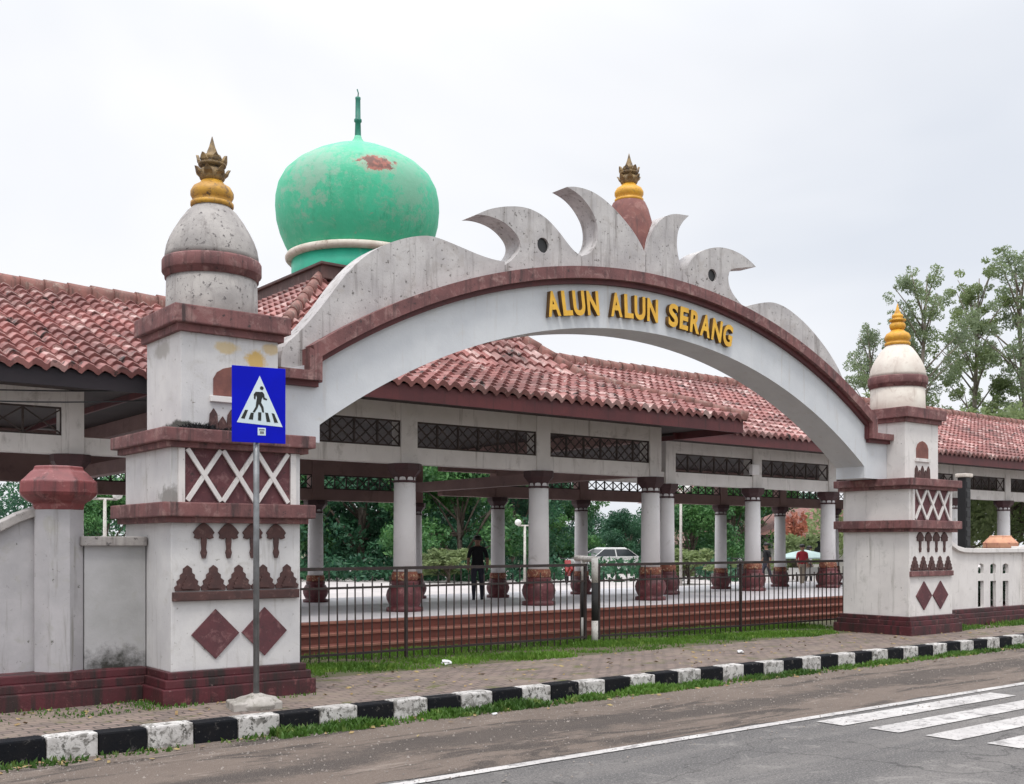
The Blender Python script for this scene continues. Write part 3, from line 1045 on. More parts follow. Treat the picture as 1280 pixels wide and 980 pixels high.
mb.solid([[SP(x_, y_) for x_, y_ in ((372, 368), (436, 366), (452, 384), (458, 420), (482, 430), (476, 444), (444, 436), (440, 412), (428, 440), (424, 468), (446, 508),
                                     (452, 560), (434, 560), (424, 516), (402, 482), (390, 520), (362, 566), (344, 560), (372, 508), (378, 460),
                                     (384, 420), (374, 400), (370, 440), (356, 436), (354, 392))]], *fy)
for q in (((272, 545), (300, 545), (268, 628), (234, 625)), ((326, 568), (354, 568), (346, 634), (306, 630)), ((396, 560), (426, 560), (424, 640), (394, 638)),
          ((462, 560), (490, 562), (512, 648), (476, 646)), ((524, 562), (548, 565), (586, 650), (550, 652))):
    mb.solid([[SP(*p_) for p_ in q]], *fy)
mb.build("walking_figure", "sign_black", pl)
mb = MB()
mb.solid([[SP(392, 706), SP(468, 706), SP(468, 778), SP(392, 778)]], -.0545, -.050)
mb.solid([[SP(404, 718), SP(456, 718), SP(456, 730), SP(404, 730)]], -.057, -.054, 1)
mb.solid([[SP(412, 740), SP(450, 740), SP(450, 762), SP(412, 762)]], -.057, -.054, 1)
mb.build("sticker", ["sign_white", "gray_metal"], pl)

# ------------------------------------------------------------------ pavilion
PX, PY = 12.0, 20.95
DX = PX + .14
pav = empty("pavilion", (PX, PY, 0), "long open pavilion with red tiled roofs, pale columns and peeling green dome", "pavilion")
FZ = .45                                    # floor of the outer ring
IZ = .12                                    # inner floor
TW, TL = .25, .30                           # one roof tile


def tile_face(p0, e, up, width, length, cuts, spt=8, lift=.062, amp=.039):
    """tiled slope: p0 = left end of the eave, e = along the eave, up = up the slope; cuts = [(point, outward normal)]"""
    p0, e, up = Vector(p0), Vector(e).normalized(), Vector(up).normalized()
    nrm = e.cross(up).normalized()
    nu = int(width / TW) * spt + 1
    us = np.arange(nu) * (TW / spt)
    sfr = (us / TW) % 1.0
    prof = amp * np.sin(2 * np.pi * sfr) + .012 * np.sin(4 * np.pi * sfr + .6)
    rows = [(0.0, -.035, 0)]
    k = 0
    while k * TL < length:
        v1 = min((k + 1) * TL, length)
        rows += [(k * TL, lift, k), (k * TL + .02, lift + .006, k), (v1, .0, k)]
        k += 1
    V, UV = [], []
    P0, E, U, N = (np.array(a) for a in (p0, e, up, nrm))
    for v, h, kk in rows:
        jit = 0
        P = P0 + np.outer(us, E) + U * v + np.outer(prof + h, N)
        V.append(P)
        UV.append(np.stack([us / TW, np.full(nu, kk + .5 if v > kk * TL + .0 else kk + .2)], 1))
    nr = len(rows)
    V = np.concatenate(V)
    UV = np.concatenate(UV)
    idx = np.arange(nr * nu).reshape(nr, nu)
    F = np.stack([idx[:-1, :-1], idx[:-1, 1:], idx[1:, 1:], idx[1:, :-1]], -1).reshape(-1, 4)
    me = bpy.data.meshes.new("t")
    me.from_pydata(V.tolist(), [], F.tolist())
    lay = me.uv_layers.new(name="UVMap")
    li = np.zeros(len(me.loops), dtype=np.int32)
    me.loops.foreach_get("vertex_index", li)
    lay.data.foreach_set("uv", UV[li].ravel())
    bm = bmesh.new()
    bm.from_mesh(me)
    bpy.data.meshes.remove(me)
    for co, no in cuts:
        bmesh.ops.bisect_plane(bm, geom=bm.verts[:] + bm.edges[:] + bm.faces[:], plane_co=co, plane_no=no, clear_outer=True)
    return bm


def merge(bms):
    out = bmesh.new()
    for b in bms:
        me = bpy.data.meshes.new("t")
        b.to_mesh(me)
        b.free()
        out.from_mesh(me)
        bpy.data.meshes.remove(me)
    return out


def bm_obj(bm, name, mat, parent):
    me = bpy.data.meshes.new(name)
    bm.to_mesh(me)
    bm.free()
    return obj(name, me, mat, parent)


def caps(poly, r, name, parent, seg=.36):
    """row of half-round ridge tiles along a line"""
    mb = MB()
    for a, b in zip(poly, poly[1:]):
        a, b = Vector(a), Vector(b)
        d = b - a
        n = max(1, int(d.length / seg))
        t = d.normalized()
        s_ = t.cross(Vector((0, 0, 1))).normalized()
        u = s_.cross(t)
        for k in range(n):
            q0 = a + d * (k / n) - t * .03
            q1 = a + d * ((k + 1) / n) + t * .03
            j = Vector((0, 0, random.uniform(-.012, .012)))
            ra, rb = r * 1.06, r * .9
            rings = []
            for q, rr in ((q0, ra), (q1, rb)):
                rings.append([mb.bm.verts.new(q + j + s_ * rr * math.cos(R(g)) + u * rr * (1.1 * math.sin(R(g)) if 0 <= g <= 180 else -.9))
                              for g in (-15, 0, 30, 60, 90, 120, 150, 180, 195)])
            A, B = rings
            for i in range(len(A) - 1):
                mb.bm.faces.new((A[i], A[i + 1], B[i + 1], B[i])).smooth = True
            mb.bm.faces.new(A[::-1])
            mb.bm.faces.new(B)
    return mb.build(name, "ridge", parent)


EH, EZ, BH, BZ, TH = 6.05, 4.30, 3.63, 5.20, 1.72   # half widths and heights of the two pitches
TZ = BZ + (BH - TH) * .905
faces = []
for q in range(4):
    rot = Matrix.Rotation(R(90) * q, 3, "Z")
    c = Vector((PX, PY, 0))
    W_ = lambda x_, y_, z_: c + rot @ Vector((x_, y_, z_))
    D_ = lambda x_, y_, z_: rot @ Vector((x_, y_, z_))
    hips = [(c, D_(-1, -1, 0).normalized() * 1.0), (c, D_(1, -1, 0).normalized())]
    cuts = [(c, rot @ Vector((-1, 1, 0)).normalized() * -1 * -1), (c, rot @ Vector((1, 1, 0)).normalized())]
    l1 = math.hypot(EH - BH, BZ - EZ)
    l2 = math.hypot(BH - TH, TZ - BZ)
    spt = 8 if q in (0, 3) else 6
    faces.append(tile_face(W_(-EH, -EH, EZ), D_(1, 0, 0), D_(0, EH - BH, BZ - EZ), 2 * EH, l1, cuts, spt))
    faces.append(tile_face(W_(-EH, -BH, BZ), D_(1, 0, 0), D_(0, BH - TH, TZ - BZ), 2 * EH, l2, cuts, spt))
roof = bm_obj(merge(faces), "central_roof", "tile", pav)
for sx, sy in ((-1, -1), (1, -1), (-1, 1), (1, 1)):
    caps([(PX + sx * EH, PY + sy * EH, EZ + .05), (PX + sx * BH, PY + sy * BH, BZ + .05), (PX + sx * TH, PY + sy * TH, TZ + .05)], .10, "hip_cap", roof)
mb = MB()
e1 = EH - .05
for a in (0, 1, 2, 3):
    if a == 0:
        mb.box(PX - e1, PX + e1, PY - e1, PY - e1 + .05, EZ - .30, EZ - .03)
    if a == 1:
        mb.box(PX - e1, PX + e1, PY + e1 - .05, PY + e1, EZ - .30, EZ - .03)
    if a == 2:
        mb.box(PX - e1, PX - e1 + .05, PY - e1 + .052, PY + e1 - .052, EZ - .302, EZ - .032)
    if a == 3:
        mb.box(PX + e1 - .05, PX + e1, PY - e1 + .052, PY + e1 - .052, EZ - .302, EZ - .032)
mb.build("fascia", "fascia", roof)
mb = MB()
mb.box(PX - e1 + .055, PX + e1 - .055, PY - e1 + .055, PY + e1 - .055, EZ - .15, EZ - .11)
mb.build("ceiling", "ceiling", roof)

WY0, WY1, WRY, WRZ = 16.72, 25.18, PY, 6.32
wl = math.hypot(WRY - WY0, WRZ - EZ)


def wing(x0, x1, cut_lo, cut_hi, label):
    fr = tile_face((x0, WY0, EZ - .02), (1, 0, 0), (0, WRY - WY0, WRZ - EZ), x1 - x0, wl, [], 6)
    bk = tile_face((x1, WY1, EZ - .02), (-1, 0, 0), (0, WRY - WY1, WRZ - EZ), x1 - x0, wl, [], 4)
    r_ = bm_obj(merge([fr, bk]), "wing_roof", "tile", pav)
    r_["label"] = label
    caps([(x0, WRY, WRZ + .06), (x1, WRY, WRZ + .05)], .14, "ridge_cap", r_, .42)
    return r_


rl = wing(-10, 9.75, None, None, "left wing roof with mossy ridge")
rr_ = wing(14.25, 52, None, None, "right wing roof running behind the arch")
for r_, a, b in ((rl, -10, PX - EH + .2), (rr_, PX + EH - .2, 52)):
    mb = MB()
    mb.box(a, b, WY1 - .11, WY1 - .06, EZ - .30, EZ - .04)
    mb.build("fascia", "fascia", r_)
    mb = MB()
    mb.box(a, b, WY0 + .06, WY0 + .11, EZ - .30, EZ - .04)
    mb.build("fascia", "fascia" if r_ is rr_ else "eave_shade", r_)  # left front board gets the painted soffit shade
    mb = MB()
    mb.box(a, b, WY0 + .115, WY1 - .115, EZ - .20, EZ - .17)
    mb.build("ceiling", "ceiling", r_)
mb = MB()
mb.solid([[(0, 0)] * 0 + [(WY0 + .2, EZ), (WY1 - .2, EZ), (WRY, WRZ - .1)]], 51.8, 51.95)
for v in mb.bm.verts:
    v.co = (v.co.y, v.co.x, v.co.z)
mb.build("gable", "beam", pav)

# slab, drum, dome
mb = MB()
mb.box(DX - 1.9, DX + 1.9, PY - 1.9, PY + 1.9, 6.90, 7.17, .02)
mb.box(DX - 1.96, DX + 1.96, PY - 1.96, PY + 1.96, 7.165, 7.22, .01)
mb.build("dome_slab", "slab", pav)
mb = MB()

prof = [(1.44, 7.95), (1.50, 8.05), (1.60, 8.25), (1.70, 8.5), (1.775, 8.8), (1.80, 9.1), (1.79, 9.35), (1.74, 9.6), (1.61, 9.86), (1.38, 10.09),
        (1.06, 10.30), (.74, 10.46), (.46, 10.575), (.27, 10.64), (.15, 10.71), (.09, 10.80), (.075, 10.86)]
mb.lathe([(r_, 7.95 + (z_ - 7.95) * .945) for r_, z_ in prof], (DX, PY, 0), 72)
dome = mb.build("dome", "dome", pav)
mb = MB()
mb.lathe([(1.45, 7.2), (1.45, 7.88)], (DX, PY, 0), 64)
mb.build("drum", "green_plain", dome)
mb = MB()
mb.lathe([(1.44, 7.83), (1.54, 7.84), (1.58, 7.88), (1.59, 7.93), (1.56, 7.98), (1.49, 8.0), (1.44, 8.0)], (DX, PY, 0), 72)
mb.build("ring", "cream_ring", dome)
mb = MB()
mb.lathe([(.085, 10.60), (.07, 10.72), (.062, 11.0), (.085, 11.02), (.085, 11.07), (.06, 11.09), (.055, 11.50), (.06, 11.52), (.06, 11.56), (.02, 11.57)],
         (DX, PY, 0), 16)
mb.tube([(DX, PY, 11.56), (DX + .01, PY, 11.66), (DX - .02, PY, 11.74)], .014, 6)
mb.build("spire", "spire_green", dome)

# floor and steps
mb = MB()
for k in range(3):
    mb.box(-10, 52, 14.15 + .35 * k, 18.7, -.02 + .15 * k, .15 * (k + 1) - .006, .008)
    mb.box(-10, 52, 14.135 + .35 * k, 14.20 + .35 * k, .15 * (k + 1) - .04, .15 * (k + 1) - .004, .004, mi=1)
mb.build("steps", ["steps", "step_nose"], pav)
mb = MB()
mb.box(-10, 52, 15.02, 18.7, .42, FZ)
mb.box(-10, 52, 18.7, 27.2, 0, IZ)
mb.build("floor", "floor", pav)


# columns
def make_column(h, name="column"):
    mb = MB()
    mb.lathe([(.205, .60), (.20, 1.6), (.19, h - .20)], (0, 0, 0), 24)
    c_ = mb.build(name, "column", pav)
    mb = MB()
    mb.lathe([(.19, h - .34), (.225, h - .33), (.225, h - .30), (.195, h - .29), (.2, h - .24), (.235, h - .2), (.30, h - .12), (.31, h - .115), (.31, h - .0), (.2, h)], (0, 0, 0), 8, phase=.5, smooth=False)
    mb.build("capital", "capital", c_)
    mb = MB()
    mb.lathe([(.33, 0), (.33, .07), (.26, .09), (.29, .14), (.325, .22), (.335, .29), (.315, .37), (.27, .44), (.24, .47), (.25, .49), (.25, .54), (.22, .55)], (0, 0, 0), 24)
    mb.lathe([(.205, .54), (.235, .56), (.24, .64), (.225, .70), (.2, .71)], (0, 0, 0), 24, mi=1)
    mb.build("pedestal", ["pot", "pot_band"], c_)
    return c_


colA = make_column(3.08 - FZ)
colB = make_column(2.80 - IZ)
colC = make_column(2.98 - IZ)
used = set()


def put(src, x_, y_, z_):
    o = src if src.name not in used else copy_tree(src)
    used.add(src.name)
    o.location = (x_, y_, z_)
    o.matrix_parent_inverse = Matrix.Translation(-Vector(pav.location))


CC = [PX - 4.67, PX - 1.555, PX + 1.555, PX + 4.67]
CYF, CYB = PY - 4.58, PY + 4.65
WXR = [PX + 6.85 + 3.2 * k for k in range(10)]
WXL = [PX - 6.85 - 3.2 * k for k in range(5)]
WYF, WYB = 18.0, 24.6
for x_ in CC:
    put(colA, x_, CYF, FZ)
    put(colB, x_, CYB, IZ)
for x_ in WXR[:8] + WXL[:4]:
    put(colA, x_, WYF, FZ)
    put(colC, x_, WYB, IZ)


# beams, posts above the columns and lattices
def lattice(x0, x1, z0, z1, n, diag=False):
    mb = MB()
    t = .03
    mb.box(x0, x1, -.02, .02, z0, z0 + t)
    mb.box(x0, x1, -.02, .02, z1 - t, z1)
    cw = (x1 - x0) / n
    for k in range(n + 1):
        xx = x0 + cw * k
        mb.box(max(xx - t / 2, x0), min(xx + t / 2, x1), -.019, .019, z0 + t, z1 - t)
    for k in range(n):
        a, b = x0 + cw * k, x0 + cw * (k + 1)
        mb.obox((a, -.006, z0 + t), (b, -.006, z1 - t), .022, .022, Vector((0, 1, 0)))
        mb.obox((a, .006, z1 - t), (b, .006, z0 + t), .022, .022, Vector((0, 1, 0)))
        if diag:
            m_ = (a + b) / 2
            zm = (z0 + z1) / 2
            for (pa, pb) in (((a, zm), (m_, z1 - t)), ((m_, z1 - t), (b, zm)), ((b, zm), (m_, z0 + t)), ((m_, z0 + t), (a, zm))):
                mb.obox((pa[0], .0, pa[1]), (pb[0], .0, pb[1]), .016, .016, Vector((0, 1, 0)))
    return mb


def bay_line(axis, xs, fixed, zb, zl0, zl1, zt, mat_, n=6, diag=False, only=None):
    """beams and lattices between columns standing at xs along one axis"""
    a, b = min(xs), max(xs)
    sw = (lambda p: p) if axis == "x" else (lambda p: (p[1], p[0], p[2]))

    def fin(mb, nm, m_):
        if axis == "y":
            for v in mb.bm.verts:
                v.co = (v.co.y, v.co.x, v.co.z)
            bmesh.ops.reverse_faces(mb.bm, faces=mb.bm.faces[:])
        return mb.build(nm, m_, pav)
    mb = MB()
    mb.box(a - .02, b + .02, fixed - .13, fixed + .13, zb, zl0)
    mb.box(a - .02, b + .02, fixed - .13, fixed + .13, zl1, zt)
    fin(mb, "beam", mat_)
    for x_ in xs:
        mb = MB()
        mb.box(x_ - .17, x_ + .17, fixed - .16, fixed + .16, zb - .004, zt - .002, .008)
        fin(mb, "beam_post", mat_)
    xs2 = sorted(xs)
    for p, q in zip(xs2, xs2[1:]):
        mb = lattice(p + .17, q - .17, zl0, zl1, n, diag)
        for v in mb.bm.verts:
            v.co.y += fixed - .10
        fin(mb, "lattice_panel", "lattice")


bay_line("x", CC, CYF, 3.08, 3.37, 3.84, 4.15, "beam", 6, True)
bay_line("x", WXR[:8], WYF, 3.08, 3.37, 3.82, 4.10, "beam", 6)
bay_line("x", WXL[:4], WYF, 3.08, 3.37, 3.82, 4.10, "beam", 5)
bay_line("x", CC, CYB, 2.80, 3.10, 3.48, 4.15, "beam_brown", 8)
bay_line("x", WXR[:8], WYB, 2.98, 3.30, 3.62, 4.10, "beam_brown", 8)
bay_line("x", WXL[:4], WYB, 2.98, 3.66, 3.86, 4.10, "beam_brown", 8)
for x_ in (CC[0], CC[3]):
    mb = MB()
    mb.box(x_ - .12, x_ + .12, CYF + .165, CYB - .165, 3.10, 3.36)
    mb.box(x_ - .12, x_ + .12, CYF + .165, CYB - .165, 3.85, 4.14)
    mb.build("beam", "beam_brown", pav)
for xx in (WXR[0], WXL[0]):
    mb = MB()
    sgn = 1 if xx > PX else -1
    mb.box(min(CC[3] if sgn > 0 else xx, xx if sgn > 0 else CC[0]) + .175, max(CC[3] if sgn > 0 else xx, xx if sgn > 0 else CC[0]) - .175, WYF - .12, WYF + .12, 3.09, 3.36)
    mb.build("beam", "beam", pav)

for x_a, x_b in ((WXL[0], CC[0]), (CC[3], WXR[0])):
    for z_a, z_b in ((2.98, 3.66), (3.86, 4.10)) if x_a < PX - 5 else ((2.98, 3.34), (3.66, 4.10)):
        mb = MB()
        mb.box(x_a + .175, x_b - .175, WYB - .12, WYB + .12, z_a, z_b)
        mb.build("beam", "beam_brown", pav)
mb = MB()
mb.box(17.78, 18.02, WYF - .45, WYF - .22, 3.26, 3.50, .01)
mb.build("light_box", "column", pav)
p_ = atY(942, 587, WYF - .18)
mb = MB()
mb.box(p_.x - .14, p_.x + .14, WYF - .26, WYF - .135, p_.z - .13, p_.z + .13, .02)
mb.build("light_box", "column", pav)

for k, (pa, pb, sag) in enumerate((((-2, 16.9, 4.02), (7.0, 16.9, 4.05), .35), ((-2, 16.95, 3.98), (6.4, 16.95, 4.12), .22))):
    mb = MB()
    n = 24
    mb.tube([tuple(Vector(pa).lerp(Vector(pb), q / n) - Vector((0, 0, sag * 4 * (q / n) * (1 - q / n)))) for q in range(n + 1)], .012, 6)
    tag(mb.build("cable", "black_plastic"), ("lower sagging black cable under the left eave", "upper thin black cable under the left eave")[k], "cable", "cables under the left eave")

# ------------------------------------------------------------------ fence
FY = 13.1


def fence(x0, x1, label):
    f = empty("metal_fence", ((x0 + x1) / 2, FY, 0), label, "fence", "black fences across the gateway")
    mb = MB()
    mb.box(x0, x1, FY - .022, FY + .022, 1.285, 1.33)
    mb.build("top_rail", "black_iron", f)
    mb = MB()
    mb.box(x0, x1, FY - .018, FY + .018, 1.03, 1.06)
    mb.build("rail", "black_iron", f)
    mb = MB()
    mb.box(x0, x1, FY - .018, FY + .018, .12, .15)
    mb.build("rail", "black_iron", f)
    for xx in (x0 + .03, (x0 + x1) / 2, x1 - .03):
        mb = MB()
        mb.box(xx - .017, xx + .017, FY - .024, FY + .024, -.02, 1.33)
        mb.build("post", "black_iron", f)
    n = int((x1 - x0) / .138)
    for k in range(1, n):
        xx = x0 + (x1 - x0) * k / n + random.uniform(-.01, .01)
        mb = MB()
        top = 1.285 if k % 8 == 0 else (1.20 if k % 2 else 1.10)
        mb.obox((xx, FY, .03), (xx + random.uniform(-.012, .012), FY, top), .015, .015)
        mb.build("bar", "black_iron", f)


fence(4.9, 11.86, "black metal bar fence left of the striped barrier")
fence(12.1, 19.3, "black metal bar fence right of the striped barrier")

br = empty("pipe_barrier", (11.97, 13.02, 0), "black and white striped pipe barrier standing in the fence line", "barrier")
for (x_, y_, r__) in ((0, 0, .055), (.40, .72, .045)):
    mb = MB()
    mb.tube([(x_, y_, -.02), (x_, y_, .40)], r__, 14)
    mb.tube([(x_, y_, .40), (x_, y_, 1.02)], r__ + .001, 14, mi=1)
    mb.tube([(x_, y_, 1.02), (x_, y_, 1.42)], r__, 14)
    mb.build("leg", ["pole_white", "pole_black"], br, local=True)
mb = MB()
mb.tube([(-.0, -.0, 1.40), (.40, .72, 1.40), (.66, 1.2, 1.40)], .05, 14)
mb.build("top_pipe", "pole_white", br, local=True)


# ------------------------------------------------------------------ plants
def blades(name, region, n, h0, h1, mat_, z0, label, dens=None, wid=.012, lean=.5):
    rng = np.random.default_rng(len(name) + n)
    V, F = [], []
    x0, x1, y0, y1 = region
    c = 0
    tries = 0
    while c < n and tries < n * 6:
        tries += 1
        x_, y_ = rng.uniform(x0, x1), rng.uniform(y0, y1)
        d = 1.0 if dens is None else dens(x_, y_)
        if rng.random() > d:
            continue
        h = rng.uniform(h0, h1) * (.45 + .55 * d)
        a = rng.uniform(0, 2 * math.pi)
        l_ = rng.uniform(0, lean) * h
        b = rng.uniform(0, 2 * math.pi)
        w = rng.uniform(.6, 1.4) * wid
        i = len(V)
        V += [(x_ - w * math.cos(a), y_ - w * math.sin(a), z0), (x_ + w * math.cos(a), y_ + w * math.sin(a), z0),
              (x_ + l_ * .4 * math.cos(b) + w * .8 * math.cos(a), y_ + l_ * .4 * math.sin(b) + w * .8 * math.sin(a), z0 + h * .6),
              (x_ + l_ * .4 * math.cos(b) - w * .8 * math.cos(a), y_ + l_ * .4 * math.sin(b) - w * .8 * math.sin(a), z0 + h * .6),
              (x_ + l_ * math.cos(b), y_ + l_ * math.sin(b), z0 + h)]
        F += [(i, i + 1, i + 2, i + 3), (i + 3, i + 2, i + 4)]
        c += 1
    return tag(mesh_from(name, V, F, mat_), label, None, None, "stuff")


def clump(f1, f2, ph, lo=.0):
    def g(x_, y_):
        v = .5 + .28 * math.sin(x_ * f1 + ph + 1.3 * math.sin(y_ * 2)) + .28 * math.sin(x_ * f2 + y_ * 3 + ph * 2)
        return max(lo, min(1, v))
    return g


def verge_d(x_, y_):
    base = clump(2.1, 5.3, .4, .12)(x_, y_) * (.55 + .45 * math.sin(x_ * .9 + y_ * 4.1))
    e = min(1, max(0, (y_ - 11.80 - .16 * math.sin(x_ * 3) - .1 * math.sin(x_ * 7.7)) / .3))
    return base * e


blades("grass", (5.55, 18.0, 11.75, 14.1), 30000, .03, .12, "grass", 0, "bright green grass along the foot of the fence", verge_d, .010)
blades("grass", (-3, 5.6, 10.55, 11.35), 2600, .02, .06, "weed", 0, "thin yellowish grass at the foot of the left wall", clump(3, 7, 2), .009)
blades("grass", (19.0, 33, 10.8, 11.4), 5000, .04, .14, "weed", 0, "grass at the foot of the slotted wall", clump(2, 4, 1, .2), .011)


blades("dry_weeds", (4.22, 4.78, 10.76, 11.02), 700, .02, .10, "cloth_black", 2.83, "dark dry weeds sprouting on the middle ledge of the left pillar", clump(6, 17, .3), .008, 1.2)


def kerb_d(x_, y_):
    e = 1 - min(1, abs(y_ - 9.52) / .22)
    far = .12 if x_ < 4.6 else (1.0 if x_ < 11 else .45)
    return e * far * clump(2.6, 6.1, 1.2, .1)(x_, y_)


blades("weeds", (1.5, 20, 9.18, 9.6), 15000, .04, .15, "weed", RZ, "low green weeds growing along the foot of the kerb", kerb_d, .013, .9)


def leaves(clumps, n, size, rng):
    """many small leaf cards spread through the clumps (x, y, z, r)"""
    w = np.array([c[3] ** 2 for c in clumps])
    w = w / w.sum()
    pick = rng.choice(len(clumps), n, p=w)
    C = np.array(clumps)[pick]
    d = rng.normal(size=(n, 3))
    d /= np.linalg.norm(d, axis=1)[:, None]
    rad = C[:, 3] * rng.uniform(.25, 1.0, n) ** .55
    P = C[:, :3] + d * rad[:, None] * np.array([1, 1, .8])
    a = rng.normal(size=(n, 3))
    a /= np.linalg.norm(a, axis=1)[:, None]
    b = np.cross(a, rng.normal(size=(n, 3)))
    b /= np.linalg.norm(b, axis=1)[:, None]
    s = size * rng.uniform(.6, 1.5, n)[:, None]
    V = np.stack([P - a * s, P + b * s * .45, P + a * s, P - b * s * .45], 1).reshape(-1, 3)
    F = np.arange(4 * n).reshape(-1, 4)
    return V.tolist(), F.tolist()


def make_tree(name, kind, leaf, bark, h, r, seed, n, size):
    rng = np.random.default_rng(seed)
    t = empty(name, (0, 0, 0), "tree", "tree")
    mb = MB()
    clumps = []
    if kind == "bushy":
        top = h * .55
        mb.tube([(0, 0, -.3), (.05, 0, h * .2), (-.05, .08, top)], [.03 * h, .022 * h, .012 * h], 8)
        for k in range(20):
            a = rng.uniform(0, 2 * math.pi)
            rr = r * rng.uniform(.25, .95)
            z = h * rng.uniform(.22, .92)
            e = (rr * math.cos(a), rr * math.sin(a), z)
            z0 = min(rng.uniform(.12, .5) * h, z)
            mb.tube([(0, 0, z0), (e[0] * .5, e[1] * .5, (z0 + z) * .52), e], [.010 * h, .007 * h, .003 * h], 6)
            clumps.append((e[0], e[1], z, r * rng.uniform(.2, .36)))
            for _ in range(3):
                clumps.append((e[0] + rng.normal() * r * .22, e[1] + rng.normal() * r * .22, z + rng.normal() * h * .07, r * rng.uniform(.10, .24)))
        clumps.append((0, 0, h * .78, r * .4))
    else:
        bend = rng.normal(size=2) * .03 * h
        tr = [(0, 0, -.3), (bend[0] * .4, bend[1] * .4, h * .4), (bend[0], bend[1], h * .75), (bend[0] * 1.3, bend[1] * 1.3, h * .97)]
        mb.tube(tr, [.012 * h, .009 * h, .005 * h, .0015 * h], 8)
        for k in range(44):
            f = .24 + .75 * (k + rng.uniform(0, 1)) / 44
            a = rng.uniform(0, 2 * math.pi)
            prof = math.sin(min(1, (f - .18) / .82) * math.pi) ** .6
            rr = r * (.25 + .85 * prof) * rng.uniform(.5, 1.05)
            z = h * f
            s0 = (bend[0] * f, bend[1] * f, z - .12 * h)
            e = (bend[0] * f + rr * math.cos(a), bend[1] * f + rr * math.sin(a), z + .02 * h)
            mb.tube([s0, ((s0[0] + e[0]) / 2, (s0[1] + e[1]) / 2, (s0[2] + e[2]) / 2 + .1), e], [.0032 * h, .0022 * h, .001 * h], 5)
            for _ in range(6):
                q = rng.uniform(.45, 1.1)
                clumps.append((s0[0] + (e[0] - s0[0]) * q + rng.normal() * .25, s0[1] + (e[1] - s0[1]) * q + rng.normal() * .25,
                               s0[2] + (e[2] - s0[2]) * q + rng.normal() * .4, rng.uniform(.15, .6) * r * .36))
    mb.build("trunk", bark, t, local=True)
    V, F = leaves(clumps, n, size, rng)
    c = mesh_from("crown", V, F, leaf, t)
    return t


bush1 = make_tree("leafy_tree", "bushy", "leaf_dark", "bark", 7.5, 4.4, 11, 19000, .125)
bush2 = make_tree("leafy_tree", "bushy", "leaf_mid", "bark", 6.5, 3.8, 23, 16000, .12)
tall1 = make_tree("tall_tree", "tall", "leaf_tall", "bark_pale", 16, 2.5, 5, 24000, .068)
tall2 = make_tree("tall_tree", "tall", "leaf_pale", "bark_pale", 16, 2.1, 9, 25000, .068)
bush3 = make_tree("leafy_tree", "bushy", "leaf_pale", "bark", 6.5, 3.8, 29, 18000, .11)
first = set()


def plant(src, x_, t, s, label, rz, sz=None, z=-.05, grp="trees beyond the pavilion"):
    o = src if src.name not in first else copy_tree(src)
    first.add(src.name)
    o.location = atT(x_, t, z)
    o.rotation_euler = (0, 0, rz)
    o.scale = (s, s, sz or s)
    o["label"] = label
    o["group"] = grp
    return o


plant(bush1, 385, 58, 1.0, "deep green tree seen between the left gate pillar and first visible column", .3)
plant(bush1, 452, 54, 1.05, "deep green tree filling the gap left of the nearest front column", 1.7)
plant(bush1, 520, 60, 1.0, "deep green tree behind the nearest front column", 2.9)
plant(bush2, 575, 50, .95, "bright green tree behind the man in black", .9)
plant(bush1, 640, 62, .95, "dark green tree left of the second front column", 4.1)
plant(bush2, 700, 78, .85, "green tree right of the second front column", 2.2)
plant(bush1, 745, 92, .62, "low dark spreading tree in the middle gap of the pavilion", 5.2)
plant(bush1, 786, 66, .50, "small dark tree with visible trunk right of the middle gap", .2)
plant(bush2, 866, 56, .62, "yellowish green tree right of the paired columns", 3.3)
plant(bush2, 918, 60, .85, "round green tree in the gap left of the last two columns", 1.1)
plant(bush1, 968, 70, .8, "dark green tree just left of the orange blossom bush", .6)
plant(bush2, 320, 52, 1.0, "green tree hidden mostly behind the left gate pillar", .4)
plant(bush2, 130, 40, .62, "green tree between the octagonal post and the left pillar", 2.4)
plant(tall1, 1140, 58, 1.02, "grey green airy tall tree right behind the right turret", .4, None, 0, "tall trees behind the right wing")
plant(tall2, 1212, 60, 1.05, "yellowish tall tree between the two grey green ones", 1.9, None, 0, "tall trees behind the right wing")
plant(tall1, 1292, 58, 1.12, "airy tall tree at the right edge of the photo", 3.6, None, 0, "tall trees behind the right wing")
plant(tall1, 1100, 60, .86, "thin lower tree left of the right turret", 5.0, None, 0, "tall trees behind the right wing")
plant(bush3, 1180, 52, 1.22, "broad bright green tree top just above the right roof ridge", .5, None, 0, "tall trees behind the right wing")
plant(bush3, 1262, 54, 1.28, "broad green tree top above the ridge at the right edge", 2.6, None, 0, "tall trees behind the right wing")

rng = np.random.default_rng(77)
cl_ = []
for k in range(260):
    px_ = rng.uniform(330, 1060)
    top_ = 6.5 if px_ < 680 else (2.4 if px_ < 800 else 3.8)
    t_ = rng.uniform(74, 88)
    q = atT(px_, t_, rng.uniform(.2, top_))
    cl_.append((q.x, q.y, q.z, rng.uniform(.9, 1.8)))
for k in range(60):
    q = atT(rng.uniform(-30, 240), rng.uniform(60, 70), rng.uniform(.2, 5.6))
    cl_.append((q.x, q.y, q.z, rng.uniform(.9, 1.8)))
for k in range(330):
    px_ = rng.uniform(350, 705) if k % 4 else rng.uniform(735, 935)
    q = atT(px_, rng.uniform(47, 53), rng.uniform(.1, .85))
    cl_.append((q.x, q.y, q.z, rng.uniform(.3, .62)))
V_, F_ = leaves(cl_, 95000, .13, rng)
tag(mesh_from("thicket", V_, F_, "leaf_dark"), "dark green thicket closing the view beyond the plaza", None, None, "stuff")
cl_ = []
for k in range(170):  # hedge added so that the wall slots look dark
    cl_.append((rng.uniform(19.6, 34), rng.uniform(12.0, 12.7), rng.uniform(.1, 1.1), rng.uniform(.22, .4)))
